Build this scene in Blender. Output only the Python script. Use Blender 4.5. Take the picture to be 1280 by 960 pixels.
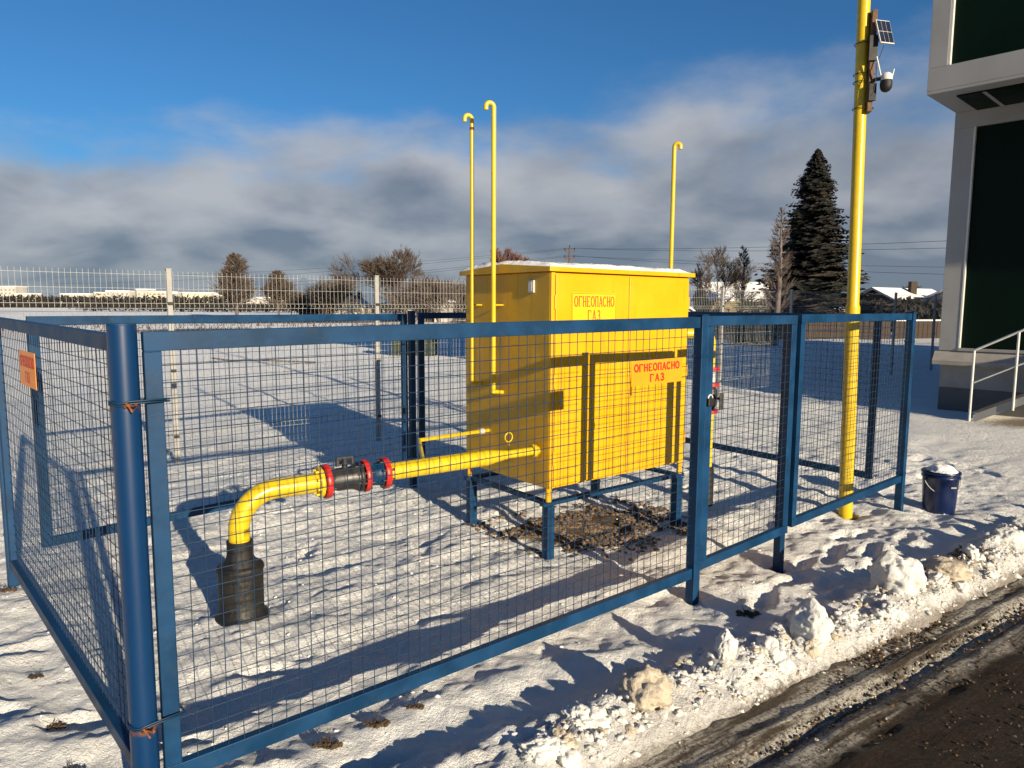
import bpy, math, random
import numpy as np
from mathutils import Vector, Matrix, noise as mnoise
R = math.radians
scn = bpy.context.scene
for o in list(bpy.data.objects): bpy.data.objects.remove(o)
C = scn.collection
random.seed(7)
# ---------------------------------------------------------------- camera
cam_d = bpy.data.cameras.new('camera'); cam = bpy.data.objects.new('camera', cam_d); C.objects.link(cam)
pitch, roll = .1107, .0049
Rv = Vector((1,0,0)); Uv = Vector((0, math.sin(pitch), math.cos(pitch))); Fv = Vector((0, math.cos(pitch), -math.sin(pitch)))
R2 = Rv*math.cos(roll)+Uv*math.sin(roll); U2 = -Rv*math.sin(roll)+Uv*math.cos(roll)
M = Matrix((R2, U2, -Fv)).transposed().to_4x4(); M.translation = (0,0,1.7)
cam.matrix_world = M
cam_d.sensor_width = 36; cam_d.lens = 887.2/1280*36; cam_d.clip_end = 5000; cam_d.clip_start = .05
scn.camera = cam
scn.render.resolution_x = 1024; scn.render.resolution_y = 768

# ---------------------------------------------------------------- sky and sun
SUN_AZ, SUN_EL = R(34), R(15.5)      # sun behind the camera to the right
sdir = Vector((math.sin(SUN_AZ)*math.cos(SUN_EL), -math.cos(SUN_AZ)*math.cos(SUN_EL), math.sin(SUN_EL)))
sl = bpy.data.lights.new('sun','SUN'); sl.energy = 5.0; sl.angle = R(.53); sl.color = (1,.85,.62)
so = bpy.data.objects.new('sun', sl); C.objects.link(so); so.rotation_euler = sdir.to_track_quat('Z','Y').to_euler(); so.location = sdir*50
w = bpy.data.worlds.new('World'); scn.world = w; w.use_nodes = True
nt = w.node_tree; nt.nodes.clear()
def N(nt, t, **k):
    n = nt.nodes.new(t)
    for a, b in k.items():
        if a == 'inp':
            for i, v in b.items(): n.inputs[i].default_value = v
        else: setattr(n, a, b)
    return n
def mth(nt, op, a, b=None, c=None):
    n = N(nt,'ShaderNodeMath', operation=op)
    for i, v in enumerate((a,b,c)):
        if v is None: continue
        if isinstance(v,(int,float)): n.inputs[i].default_value = v
        else: nt.links.new(v, n.inputs[i])
    return n.outputs[0]
def mrange(nt, v, a, b, c=0., d=1., smooth=True):
    n = N(nt,'ShaderNodeMapRange'); n.interpolation_type = 'SMOOTHSTEP' if smooth else 'LINEAR'
    nt.links.new(v, n.inputs[0])
    for i, q in zip((1,2,3,4),(a,b,c,d)): n.inputs[i].default_value = q
    return n.outputs[0]
def mixc(nt, f, a, b, mode='MIX'):
    n = N(nt,'ShaderNodeMix', data_type='RGBA', blend_type=mode)
    for s, v in ((0,f),(6,a),(7,b)):
        if isinstance(v,(int,float)): n.inputs[s].default_value = v
        elif isinstance(v,(tuple,list)): n.inputs[s].default_value = (*v[:3],1)
        else: nt.links.new(v, n.inputs[s])
    return n.outputs[2]
L = nt.links.new
sky = N(nt,'ShaderNodeTexSky', sky_type='NISHITA', sun_disc=False, sun_elevation=SUN_EL, sun_rotation=math.pi-SUN_AZ, air_density=1.0, dust_density=.3, ozone_density=2.5)
tc = N(nt,'ShaderNodeTexCoord'); sep = N(nt,'ShaderNodeSeparateXYZ'); L(tc.outputs['Generated'], sep.inputs[0])
X,Y,Z = sep.outputs
zc = mth(nt,'MAXIMUM',Z,0.0); den = mth(nt,'ADD',zc,.30)
cx = mth(nt,'DIVIDE',X,den); cy = mth(nt,'DIVIDE',Y,den)
cmb = N(nt,'ShaderNodeCombineXYZ'); L(cx,cmb.inputs[0]); L(cy,cmb.inputs[1]); cmb.inputs[2].default_value = 2.3
n1 = N(nt,'ShaderNodeTexNoise', inp={'Scale':2.0,'Detail':9.,'Roughness':.52,'Distortion':.1}); L(cmb.outputs[0], n1.inputs['Vector'])
n2 = N(nt,'ShaderNodeTexNoise', inp={'Scale':2.1,'Detail':7.,'Roughness':.47,'Distortion':.2}); L(cmb.outputs[0], n2.inputs['Vector'])
# clouds thicken towards the horizon and are a little higher towards +X
thr = mth(nt,'ADD', .248, mth(nt,'MULTIPLY', X, .085))
bias = mth(nt,'MULTIPLY', mth(nt,'SUBTRACT', thr, Z), 3.0)
dens = mth(nt,'ADD', n1.outputs[0], bias)
cov = mrange(nt, dens, .42, .80)
shade = mth(nt,'SUBTRACT', mth(nt,'ADD', mrange(nt, n2.outputs[0], .28, .72), .20), mrange(nt, dens, .62, 1.15, 0, .55))
sh2 = N(nt,'ShaderNodeClamp'); L(shade, sh2.inputs[0])
ccol = mixc(nt, sh2.outputs[0], (.20*9.5,.24*9.5,.31*9.5), (.60*8.6,.61*8.6,.64*8.6))
skyt = mixc(nt, 1.0, sky.outputs[0], (.36,.78,1.14), 'MULTIPLY')
full = mixc(nt, mth(nt,'MULTIPLY',cov,.93), skyt, ccol)
bg = N(nt,'ShaderNodeBackground', inp={'Strength':.054}); L(full,bg.inputs[0])
wo = N(nt,'ShaderNodeOutputWorld'); L(bg.outputs[0], wo.inputs[0])
scn.view_settings.view_transform = 'Standard'; scn.view_settings.look = 'None'; scn.view_settings.exposure = .78; scn.view_settings.gamma = 1
scn.render.engine = 'CYCLES'

# ---------------------------------------------------------------- materials
def mat(name, col, rough=.6, metal=0., var=.12, vscale=8., bump=0., bscale=60., dirt=None, dscale=5., damt=.6, spec=.5, coat=0.):
    m = bpy.data.materials.new(name); m.use_nodes = True; t = m.node_tree; b = t.nodes['Principled BSDF']; l = t.links.new
    co = N(t,'ShaderNodeTexCoord')
    nn = N(t,'ShaderNodeTexNoise', inp={'Scale':vscale,'Detail':5.,'Roughness':.6}); l(co.outputs['Object'], nn.inputs['Vector'])
    f = mrange(t, nn.outputs[0], .3, .7)
    lo = tuple(c*(1-var) for c in col); hi = tuple(min(1,c*(1+var)) for c in col)
    c = mixc(t, f, lo, hi)
    if dirt:
        n3 = N(t,'ShaderNodeTexNoise', inp={'Scale':dscale,'Detail':8.,'Roughness':.7}); l(co.outputs['Object'], n3.inputs['Vector'])
        c = mixc(t, mrange(t, n3.outputs[0], .5, .75, 0, damt), c, dirt)
    l(c, b.inputs['Base Color']); b.inputs['Metallic'].default_value = metal
    l(mrange(t, nn.outputs[0], .2, .8, rough*.8, min(1,rough*1.2)), b.inputs['Roughness'])
    b.inputs['Specular IOR Level'].default_value = spec; b.inputs['Coat Weight'].default_value = coat
    if bump:
        nb = N(t,'ShaderNodeTexNoise', inp={'Scale':bscale,'Detail':4.}); l(co.outputs['Object'], nb.inputs['Vector'])
        bp = N(t,'ShaderNodeBump', inp={'Strength':bump,'Distance':.01}); l(nb.outputs[0], bp.inputs['Height']); l(bp.outputs[0], b.inputs['Normal'])
    return m
M_ = {}
M_['blue'] = mat('blue_paint', (.0008,.031,.090), .5, spec=.28, var=.25, vscale=6, bump=.04, bscale=60, dirt=(.03,.045,.05), dscale=14, damt=.35)
t_=M_['blue'].node_tree; b_=t_.nodes['Principled BSDF']; co_=N(t_,'ShaderNodeTexCoord'); nn_=N(t_,'ShaderNodeTexNoise',inp={'Scale':22.,'Detail':7.,'Roughness':.7}); t_.links.new(co_.outputs['Object'],nn_.inputs['Vector'])
src_=b_.inputs['Base Color'].links[0].from_socket; t_.links.new(mixc(t_,mrange(t_,nn_.outputs[0],.665,.72,0,.9),src_,(.10,.04,.018)),b_.inputs['Base Color'])
M_['bluewire'] = mat('blue_wire_paint', (.002,.024,.065), .5, var=.2)
M_['yellow'] = mat('yellow_paint', (.60,.325,.003), .38, var=.05, vscale=3, bump=.05, bscale=30, dirt=(.42,.25,.02), dscale=4, damt=.3)
t_=M_['yellow'].node_tree; b_=t_.nodes['Principled BSDF']; co_=N(t_,'ShaderNodeTexCoord'); mp_=N(t_,'ShaderNodeMapping'); mp_.inputs['Scale'].default_value=(9,9,.7); t_.links.new(co_.outputs['Object'],mp_.inputs[0])
nn_=N(t_,'ShaderNodeTexNoise',inp={'Scale':2.2,'Detail':5.,'Roughness':.6}); t_.links.new(mp_.outputs[0],nn_.inputs['Vector'])
src_=b_.inputs['Base Color'].links[0].from_socket; t_.links.new(mixc(t_,mrange(t_,nn_.outputs[0],.56,.76,0,.5),src_,(.30,.16,.01)),b_.inputs['Base Color'])
dn_=N(t_,'ShaderNodeTexNoise',inp={'Scale':2.6,'Detail':1.}); t_.links.new(co_.outputs['Object'],dn_.inputs['Vector']); bd_=N(t_,'ShaderNodeBump',inp={'Strength':.5,'Distance':.03}); t_.links.new(dn_.outputs[0],bd_.inputs['Height'])
pb_=b_.inputs['Normal'].links[0].from_node; t_.links.new(bd_.outputs[0],pb_.inputs['Normal'])
M_['yellowpipe'] = mat('yellow_pipe_paint', (.58,.40,.008), .35, var=.06, vscale=5, bump=.08, bscale=40, dirt=(.40,.26,.03), dscale=9, damt=.35)
M_['red'] = mat('red_paint', (.45,.018,.012), .4, var=.2, dirt=(.1,.02,.015), dscale=30, damt=.5)
M_['iron'] = mat('dark_iron', (.02,.018,.017), .45, var=.3, dirt=(.08,.06,.045), dscale=20, damt=.4)
M_['plastic'] = mat('black_wrap', (.005,.0045,.0045), .6, var=.3, bump=.5, bscale=35, dirt=(.02,.018,.016), dscale=12, damt=.4)
M_['rust'] = mat('rust', (.16,.05,.015), .8, var=.5, vscale=60, bump=.4)
M_['steel'] = mat('galvanised_steel', (.50,.50,.48), .5, .3, var=.12)
M_['postgrey'] = mat('pale_grey_post_paint', (.27,.265,.25), .6, var=.12)
M_['white'] = mat('white_paint', (.55,.545,.51), .5, var=.06)
M_['frame'] = mat('pale_grey_cladding', (.29,.285,.275), .5, var=.06, vscale=2)
M_['plinth'] = mat('grey_plinth_render', (.30,.275,.245), .8, var=.10, vscale=5, bump=.2)
M_['plinthshade'] = mat('shaded_plinth_render', (.10,.10,.10), .8, var=.12, vscale=5, bump=.2)  # plinth below the shadow line, its shade put into the colour
M_['green'] = mat('dark_green_panel', (.0008,.0075,.0035), .5, var=.15, vscale=1, spec=.10)
M_['signorange'] = mat('orange_sign_sheet', (.84,.26,.008), .45, var=.06)
M_['signyellow'] = mat('yellow_sign_sheet', (.80,.44,.01), .4, var=.05)
M_['signred'] = mat('red_print', (.55,.012,.008), .5, var=.1)
M_['signdull'] = mat('dull_red_print', (.38,.05,.012), .5, var=.2)
M_['bucket'] = mat('dark_blue_plastic', (.003,.010,.048), .3, var=.2, bump=.1)
M_['black'] = mat('black_plastic', (.006,.006,.007), .6, var=.2)
M_['solar'] = mat('solar_cells', (.01,.014,.03), .2, var=.3)
M_['wood'] = mat('weathered_wood', (.12,.065,.035), .8, var=.4, vscale=14, bump=.4)
M_['bark'] = mat('bare_bark', (.10,.075,.06), .9, var=.3, vscale=3)
M_['barkred'] = mat('reddish_twigs', (.16,.08,.065), .9, var=.3, vscale=3)
M_['barkpale'] = mat('pale_birch_twigs', (.13,.10,.09), .9, var=.3, vscale=3)
M_['needle'] = mat('spruce_needles', (.007,.008,.0045), .9, var=.6, vscale=1.2)
M_['needle2'] = mat('brown_green_needles', (.022,.014,.009), .9, var=.6, vscale=1.5)
M_['hedge'] = mat('dark_hedge', (.016,.013,.009), .9, var=.6, vscale=1.1)
M_['cream'] = mat('cream_wall', (.50,.44,.33), .8, var=.12, vscale=.05)
M_['palewall'] = mat('pale_wall', (.42,.40,.36), .8, var=.15, vscale=.1)
M_['pinkwall'] = mat('salmon_wall', (.5,.28,.2), .8, var=.1, vscale=.1)
M_['window'] = mat('far_window_glass', (.22,.21,.20), .3, var=.3)
M_['brownwood'] = mat('brown_boards', (.045,.028,.016), .85, var=.35, vscale=4)
M_['olivewood'] = mat('olive_boards', (.15,.12,.06), .85, var=.25, vscale=4)
M_['darkgreenbin'] = mat('dark_green_steel', (.02,.03,.014), .6, var=.4)
M_['stone'] = mat('gravel_stone', (.13,.092,.06), .85, var=.8, vscale=35)
M_['tuft'] = mat('brown_earth_clod', (.06,.038,.02), .95, var=.6, vscale=60)
M_['wire'] = mat('power_line', (.03,.03,.03), .6)

def snowmat(name, dirty=True, tint=(.90,.90,.885), bumpk=1.):
    m = bpy.data.materials.new(name); m.use_nodes = True; t = m.node_tree; b = t.nodes['Principled BSDF']; l = t.links.new
    co = N(t,'ShaderNodeTexCoord'); P = co.outputs['Object']
    na = N(t,'ShaderNodeTexNoise', inp={'Scale':1.6,'Detail':8.,'Roughness':.65}); l(P,na.inputs['Vector'])
    nb = N(t,'ShaderNodeTexNoise', inp={'Scale':38.,'Detail':6.,'Roughness':.7}); l(P,nb.inputs['Vector'])
    nc = N(t,'ShaderNodeTexNoise', inp={'Scale':170.,'Detail':3.,'Roughness':.7}); l(P,nc.inputs['Vector'])
    c = mixc(t, mrange(t, na.outputs[0], .35,.7), tint, tuple(q*.90 for q in tint))
    c = mixc(t, mrange(t, nb.outputs[0], .50,.72,0,.28), c, (.66,.63,.58))
    if dirty:
        at = N(t,'ShaderNodeAttribute', attribute_name='dirt')
        d = mth(t,'ADD', at.outputs['Fac'], mth(t,'MULTIPLY', mth(t,'SUBTRACT', nb.outputs[0], .5), 1.5))
        nd = mixc(t, nc.outputs[0], (.035,.022,.012), (.20,.14,.085))
        c = mixc(t, mrange(t, mth(t,'MULTIPLY', d, mrange(t, at.outputs['Fac'], 0.02,.2)), .25,.75), c, nd)
        g = N(t,'ShaderNodeAttribute', attribute_name='grey')
        c = mixc(t, mth(t,'MULTIPLY', g.outputs['Fac'], .6), c, mixc(t, nb.outputs[0], (.36,.33,.30), (.62,.60,.57)))
    l(c, b.inputs['Base Color']); b.inputs['Roughness'].default_value = .75; b.inputs['Specular IOR Level'].default_value = .3
    nm = N(t,'ShaderNodeTexNoise', inp={'Scale':6.,'Detail':5.,'Roughness':.6}); l(P,nm.inputs['Vector'])
    hh = mth(t,'ADD', mth(t,'MULTIPLY', nb.outputs[0], 1.), mth(t,'ADD', mth(t,'MULTIPLY', nc.outputs[0], .35), mth(t,'MULTIPLY', nm.outputs[0], 1.3)))
    bp = N(t,'ShaderNodeBump', inp={'Strength':1.*bumpk,'Distance':.03}); l(hh, bp.inputs['Height']); l(bp.outputs[0], b.inputs['Normal'])
    return m
M_['snow'] = snowmat('trodden_snow')
M_['snowclean'] = snowmat('lying_snow', False, (.87,.86,.85), .6)
M_['snowbrown'] = snowmat('muddy_snow', True, (.58,.50,.39), .7)
M_['snowbank'] = snowmat('dirty_bank_snow', True, (.72,.71,.67), .6)

# ---------------------------------------------------------------- mesh helpers
class MB:
    def __init__(s): s.v=[]; s.f=[]; s.sm=[]
    def add(s, vs, fs, smooth=False):
        n=len(s.v); s.v += [tuple(v) for v in vs]; s.f += [tuple(i+n for i in f) for f in fs]; s.sm += [smooth]*len(fs); return s
    def box(s, c, size, ax=(1,0,0), up=(0,0,1)):
        ax=Vector(ax).normalized(); up=Vector(up).normalized(); ay=up.cross(ax).normalized(); c=Vector(c)
        hx,hy,hz=[q/2 for q in size]
        vs=[c+ax*(a*hx)+ay*(b*hy)+up*(d*hz) for d in(-1,1) for b in(-1,1) for a in(-1,1)]
        return s.add(vs,[(0,2,3,1),(4,5,7,6),(0,1,5,4),(2,6,7,3),(0,4,6,2),(1,3,7,5)])
    def tube(s, pts, r, n=8, caps=True, smooth=True, start=0.):
        pts=[Vector(p) for p in pts]; m=len(pts); rs = r if isinstance(r,(list,tuple)) else [r]*m
        base=len(s.v); prev=None
        vs=[];fs=[]
        for i,p in enumerate(pts):
            d=(pts[min(i+1,m-1)]-pts[max(i-1,0)]).normalized()
            if prev is None:
                a = Vector((0,0,1)) if abs(d.z)<.9 else Vector((1,0,0))
                u=d.cross(a).normalized()
            else: u=(prev-d*prev.dot(d)).normalized()
            prev=u; w_=d.cross(u)
            for k in range(n):
                t=2*math.pi*k/n+start; vs.append(p+(u*math.cos(t)+w_*math.sin(t))*rs[i])
        for i in range(m-1):
            for k in range(n):
                a=i*n+k;b=i*n+(k+1)%n; fs.append((a,b,b+n,a+n))
        s.add(vs,fs,smooth)
        if caps: s.add(vs[:n],[tuple(range(n-1,-1,-1))]); s.add(vs[-n:],[tuple(range(n))])
        return s
    def disc(s, c, ax, r, h, n=24, r2=None): # solid cylinder
        ax=Vector(ax).normalized(); c=Vector(c)
        return s.tube([c-ax*h/2, c+ax*h/2],[r, r2 or r], n)
    def obj(s, name, m, parent=None, bevel=0):
        me=bpy.data.meshes.new(name); me.from_pydata([tuple(v) for v in s.v],[],s.f); me.update()
        me.polygons.foreach_set('use_smooth', s.sm)
        me.materials.append(M_[m] if isinstance(m,str) else m)
        o=bpy.data.objects.new(name,me); C.objects.link(o)
        if parent: o.parent=parent; o.matrix_parent_inverse = Matrix.Translation(parent.location).inverted()
        if bevel:
            b=o.modifiers.new('bevel','BEVEL'); b.width=bevel; b.segments=2; b.limit_method='ANGLE'
        return o
def tag(o, label=None, cat=None, group=None, kind=None):
    if label: o['label']=label
    if cat: o['category']=cat
    if group: o['group']=group
    if kind: o['kind']=kind
    return o
def thing(name, loc, label, cat, group=None):
    o=bpy.data.objects.new(name,None); o.empty_display_size=.1; o.location=loc; C.objects.link(o); return tag(o,label,cat,group)
def arc(c, a, b, r, a0, a1, n=8): # points on an arc in the plane (a,b)
    c=Vector(c);a=Vector(a);b=Vector(b)
    return [c+(a*math.cos(a0+(a1-a0)*i/n)+b*math.sin(a0+(a1-a0)*i/n))*r for i in range(n+1)]

# ---------------------------------------------------------------- noise
def vnoise(x,y,seed=0):
    xi=np.floor(x).astype(np.int64); yi=np.floor(y).astype(np.int64); fx=x-xi; fy=y-yi
    def h(a,b):
        n=(a*374761393+b*668265263+seed*974711)&0x7fffffff; n=((n^(n>>13))*1274126177)&0x7fffffff; n=n^(n>>16); return (n&0xffff)/65535.
    u=fx*fx*fx*(fx*(fx*6-15)+10); v=fy*fy*fy*(fy*(fy*6-15)+10)
    a=h(xi,yi);b=h(xi+1,yi);c=h(xi,yi+1);d=h(xi+1,yi+1)
    return (a*(1-u)+b*u)*(1-v)+(c*(1-u)+d*u)*v-.5
def fbm(x,y,sc,oct=3,seed=0):
    s=0;a=1
    for i in range(oct): s=s+a*vnoise(x*sc+i*17.3,y*sc+i*9.1,seed+i); sc*=2.03;a*=.5
    return s
RD0=np.array([.305,2.475]); RDd=np.array([.8245,.5658]); RDm=np.array([.5658,-.8245])
def sq(x,y): return (x-RD0[0])*RDd[0]+(y-RD0[1])*RDd[1], (x-RD0[0])*RDm[0]+(y-RD0[1])*RDm[1]
def sst(x,a,b): t=np.clip((x-a)/(b-a),0,1); return t*t*(3-2*t)
CAB=np.array([.246,4.647]); TH=.665; ct=np.array([math.cos(TH),math.sin(TH)]); cn=np.array([-ct[1],ct[0]]); CW,CD=1.41,.97
rngp=np.random.RandomState(3)
FP=[(rngp.uniform(-3,5.5),rngp.uniform(2,8.5),rngp.uniform(0,3.14),rngp.uniform(.02,.04)) for _ in range(60)]
for k_ in range(9):
    for sd_ in (-1,1): FP.append((1.45+.10*sd_+k_*.16+.05*rngp.randn(), 3.75+k_*.17+.05*rngp.randn()-.1*sd_, .9, .035))
for k_ in range(8): FP.append((-2.6+k_*.42, 2.55+.1*rngp.randn()+(.22 if k_%2 else 0)-k_*.05, .2, .04))
P3h=(1.78,4.57); P4h=(3.255,5.817); MSh=(2.83,5.80); P2h=(1.059,3.988)
def ground_h(x,y,cell):
    s,q=sq(x,y)
    fine=np.clip(.06/np.maximum(cell,.03),0,1)
    packed=1-.55*sst(x-.35*y,1.6,2.6)          # smoother trodden snow right of the enclosure
    h=.06*vnoise(x*.8,y*.8,1)*np.clip(1/np.maximum(cell,.3),0,1)
    h=h+packed*(.040*vnoise(x*3.1,y*3.1,2)*np.clip(.3/np.maximum(cell,.1),0,1)+fine*(.020*fbm(x,y,5,2,5)+.014*fbm(x,y,13,2,9)+.010*fbm(x,y,26,2,19)+.020*np.abs(fbm(x*1.0,y*1.6,3.1,3,29))))
    # wind and shovel ridges running along the fence
    h=h+.022*fine*vnoise(s*1.3,q*7.5,21)*(q<-.1)
    for (fx,fy,fa,fd) in FP:
        dx=x-fx; dy=y-fy; u=dx*math.cos(fa)+dy*math.sin(fa); v=-dx*math.sin(fa)+dy*math.cos(fa)
        e=(u/.14)**2+(v/.055)**2
        h=h-fd*np.exp(-e*e)*fine+fd*.18*np.exp(-(e-1.9)**2*3)*fine
    # ploughed bank by the road
    lump=.62+.9*(fbm(s,q,2.6,3,31)+.25)
    near=np.exp(-((q+.16)/.16)**2)
    h=h+near*.075*np.clip(lump,.1,1.5)+.030*np.exp(-((q+.62)/.12)**2)*(.6+1.2*vnoise(s*1.1,q*0,41))
    h=h+fine*near*(.055*np.abs(fbm(s,q,9,3,44))+.035*fbm(s,q,24,2,45))
    for pxy,rr_ in ((P3h,.06),(P4h,.05),(MSh,.08),(P2h,.04)): h=h-.05*np.exp(-(((x-pxy[0])**2+(y-pxy[1])**2)/rr_**2))*fine
    h=h-.16*sst(q,-.02,.22)
    # melted hollow under the cabinet
    ux=(x-CAB[0])*ct[0]+(y-CAB[1])*ct[1]; uy=(x-CAB[0])*cn[0]+(y-CAB[1])*cn[1]
    e=((ux-.78)/.85)**4+((uy-.42)/.55)**4
    h=h-.03*np.exp(-e)
    # packed circles round the posts
    return h
# ---------------------------------------------------------------- ground sheet
def axis(a,b,step,lo,hi,g=1.09):
    c=list(np.arange(a,b+step,step)); s=step; x=c[-1]
    while x<hi: s*=g; x+=s; c.append(x)
    s=step; x=c[0]; l=[]
    while x>lo: s*=g; x-=s; l.append(x)
    return np.array(l[::-1]+c)
xs=axis(-3.6,4.9,.021,-1500,1500,1.075); ys=axis(1.75,7.4,.021,-300,2500,1.05)
GX,GY=np.meshgrid(xs,ys); cxx=np.gradient(xs); cyy=np.gradient(ys); cell=np.maximum(*np.meshgrid(cxx,cyy))
GZ=ground_h(GX,GY,cell)
GZ=GZ-.0*GX
dist=np.hypot(GX,GY)
s_,q_=sq(GX,GY)
ux=(GX-CAB[0])*ct[0]+(GY-CAB[1])*ct[1]; uy=(GX-CAB[0])*cn[0]+(GY-CAB[1])*cn[1]
dirt=np.exp(-(np.abs((ux-.80)/.62)**3.4+np.abs((uy-.40+.18*(ux-.7))/.38)**3.4))*(.80+1.7*fbm(GX,GY,4.2,3,71))
for pxy,rr_ in ((P3h,.05),(P4h,.04),(MSh,.09)): dirt=np.maximum(dirt, 1.2*np.exp(-(((GX-pxy[0])**2+(GY-pxy[1])**2)/rr_**2)))
dirt=np.maximum(dirt, sst(q_,-.02,.12)*1.1)                                  # bank foot
dirt=np.maximum(dirt, .55*np.exp(-((q_+.15)/.14)**2)*sst(fbm(s_,q_,1.4,2,77),-.02,.35)*1.6)
dirt=np.maximum(dirt, .22*sst(fbm(GX,GY,.8,3,61),.28,.5)*(q_<0)*(dist<9))
dirt=np.maximum(dirt, np.exp(-(((GX-8.3)/1.4)**2+((GY-10.2)/.55)**2))*1.3)   # bare earth by the ramp
far=sst(dist,30,46)*(1-sst(dist,170,260)*.3)
streak=sst(vnoise(GX*.03,GY*.11,51)+.6*vnoise(GX*.11,GY*.3,52),.0,.35)
dirt=np.maximum(dirt, far*streak*.95)
dirt=np.maximum(dirt, 0.3*sst(vnoise(GX*.25,GY*1.6,57)+.5*vnoise(GX*.9,GY*3,58),.30,.55)*sst(dist,9,13)*(1-sst(dist,40,50)))
grey=np.clip(sst(GX-.35*GY,1.3,2.6)*.35+sst(q_,-.3,.02)*1.0*(fbm(s_,q_,3,2,5)+.7),0,1)*(dist<60)
ny,nx=GX.shape
co=np.stack([GX,GY,GZ],-1).reshape(-1,3)
idx=np.arange(nx*ny).reshape(ny,nx)
quads=np.stack([idx[:-1,:-1],idx[:-1,1:],idx[1:,1:],idx[1:,:-1]],-1).reshape(-1,4)
def npmesh(name,co,quads,m,attrs={}):
    me=bpy.data.meshes.new(name); me.vertices.add(len(co)); me.vertices.foreach_set('co',co.astype(np.float32).ravel())
    nf=len(quads); me.loops.add(nf*4); me.loops.foreach_set('vertex_index',quads.astype(np.int32).ravel())
    me.polygons.add(nf); me.polygons.foreach_set('loop_start',np.arange(0,nf*4,4,dtype=np.int32)); me.polygons.foreach_set('loop_total',np.full(nf,4,dtype=np.int32))
    me.update(); me.validate(); me.polygons.foreach_set('use_smooth',np.ones(nf,dtype=bool))
    for k,v in attrs.items():
        a=me.attributes.new(k,'FLOAT','POINT'); a.data.foreach_set('value',v.astype(np.float32).ravel())
    me.materials.append(m); o=bpy.data.objects.new(name,me); C.objects.link(o); return o
tag(npmesh('snow_ground',co,quads,M_['snow'],{'dirt':dirt,'grey':grey}), kind='structure')
def gh(x,y):
    i=int(np.clip(np.searchsorted(xs,x)-1,0,len(xs)-2)); j=int(np.clip(np.searchsorted(ys,y)-1,0,len(ys)-2))
    fx=(x-xs[i])/(xs[i+1]-xs[i]); fy=(y-ys[j])/(ys[j+1]-ys[j])
    return float((GZ[j,i]*(1-fx)+GZ[j,i+1]*fx)*(1-fy)+(GZ[j+1,i]*(1-fx)+GZ[j+1,i+1]*fx)*fy)

# ---------------------------------------------------------------- road
def roadmat():
    m=bpy.data.materials.new('slushy_earth_road'); m.use_nodes=True; t=m.node_tree; b=t.nodes['Principled BSDF']; l=t.links.new
    at=N(t,'ShaderNodeAttribute',attribute_name='q'); as_=N(t,'ShaderNodeAttribute',attribute_name='s')
    q=at.outputs['Fac']; s=as_.outputs['Fac']
    cb=N(t,'ShaderNodeCombineXYZ'); l(mth(t,'MULTIPLY',s,1.2),cb.inputs[0]); l(mth(t,'MULTIPLY',q,16.),cb.inputs[1])
    st=N(t,'ShaderNodeTexNoise',inp={'Scale':1.,'Detail':6.,'Roughness':.65,'Distortion':.3}); l(cb.outputs[0],st.inputs['Vector'])
    co=N(t,'ShaderNodeTexCoord'); P=co.outputs['Object']
    na=N(t,'ShaderNodeTexNoise',inp={'Scale':5.,'Detail':8.,'Roughness':.7}); l(P,na.inputs['Vector'])
    nb=N(t,'ShaderNodeTexNoise',inp={'Scale':55.,'Detail':6.,'Roughness':.8}); l(P,nb.inputs['Vector'])
    slush=mixc(t, mrange(t,st.outputs[0],.38,.56), (.09,.07,.05), (.62,.58,.51))
    slush=mixc(t, mrange(t,nb.outputs[0],.48,.58,0,.8), slush, (.05,.034,.02))
    mud=mixc(t, mrange(t,nb.outputs[0],.45,.70), (.011,.005,.0016), (.055,.028,.010))
    mud=mixc(t, mrange(t,na.outputs[0],.55,.75,0,.55), mud, (.036,.019,.008))
    e=mth(t,'ADD',q,mth(t,'MULTIPLY',mth(t,'SUBTRACT',na.outputs[0],.5),.35))
    c=mixc(t, mrange(t,e,.34,.50), slush, mud)
    c=mixc(t, mrange(t,e,.02,.10,.75,0), c, (.06,.042,.028))
    l(c,b.inputs['Base Color']); l(mrange(t,na.outputs[0],.35,.65,.5,.9),b.inputs['Roughness']); b.inputs['Specular IOR Level'].default_value=.35
    hh=mth(t,'ADD',nb.outputs[0],mth(t,'MULTIPLY',st.outputs[0],.8))
    bp=N(t,'ShaderNodeBump',inp={'Strength':1.,'Distance':.035}); l(hh,bp.inputs['Height']); l(bp.outputs[0],b.inputs['Normal'])
    return m
ss=axis(-1.5,7.5,.03,-60,90,1.1); qs=np.concatenate([np.arange(-.06,1.3,.02),np.arange(1.3,6.5,.12)])
SS,QQ=np.meshgrid(ss,qs); RX=RD0[0]+SS*RDd[0]+QQ*RDm[0]; RY=RD0[1]+SS*RDd[1]+QQ*RDm[1]
RZ=-.045-.05*sst(-QQ,-.02,.06)+.02*vnoise(SS*.7,QQ*17,3)*(1-sst(QQ,.45,.6)*.7)+.014*fbm(RX,RY,9,3,8)+.03*vnoise(RX*.9,RY*.9,12)
RZ=RZ-.03*np.exp(-((QQ-.30)/.05)**2)+.018*np.exp(-((QQ-.22)/.03)**2)
ny,nx=SS.shape; idx=np.arange(nx*ny).reshape(ny,nx)
tag(npmesh('road',np.stack([RX,RY,RZ],-1).reshape(-1,3),np.stack([idx[:-1,:-1],idx[1:,:-1],idx[1:,1:],idx[:-1,1:]],-1).reshape(-1,4),roadmat(),{'q':QQ,'s':SS}),kind='structure')

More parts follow.
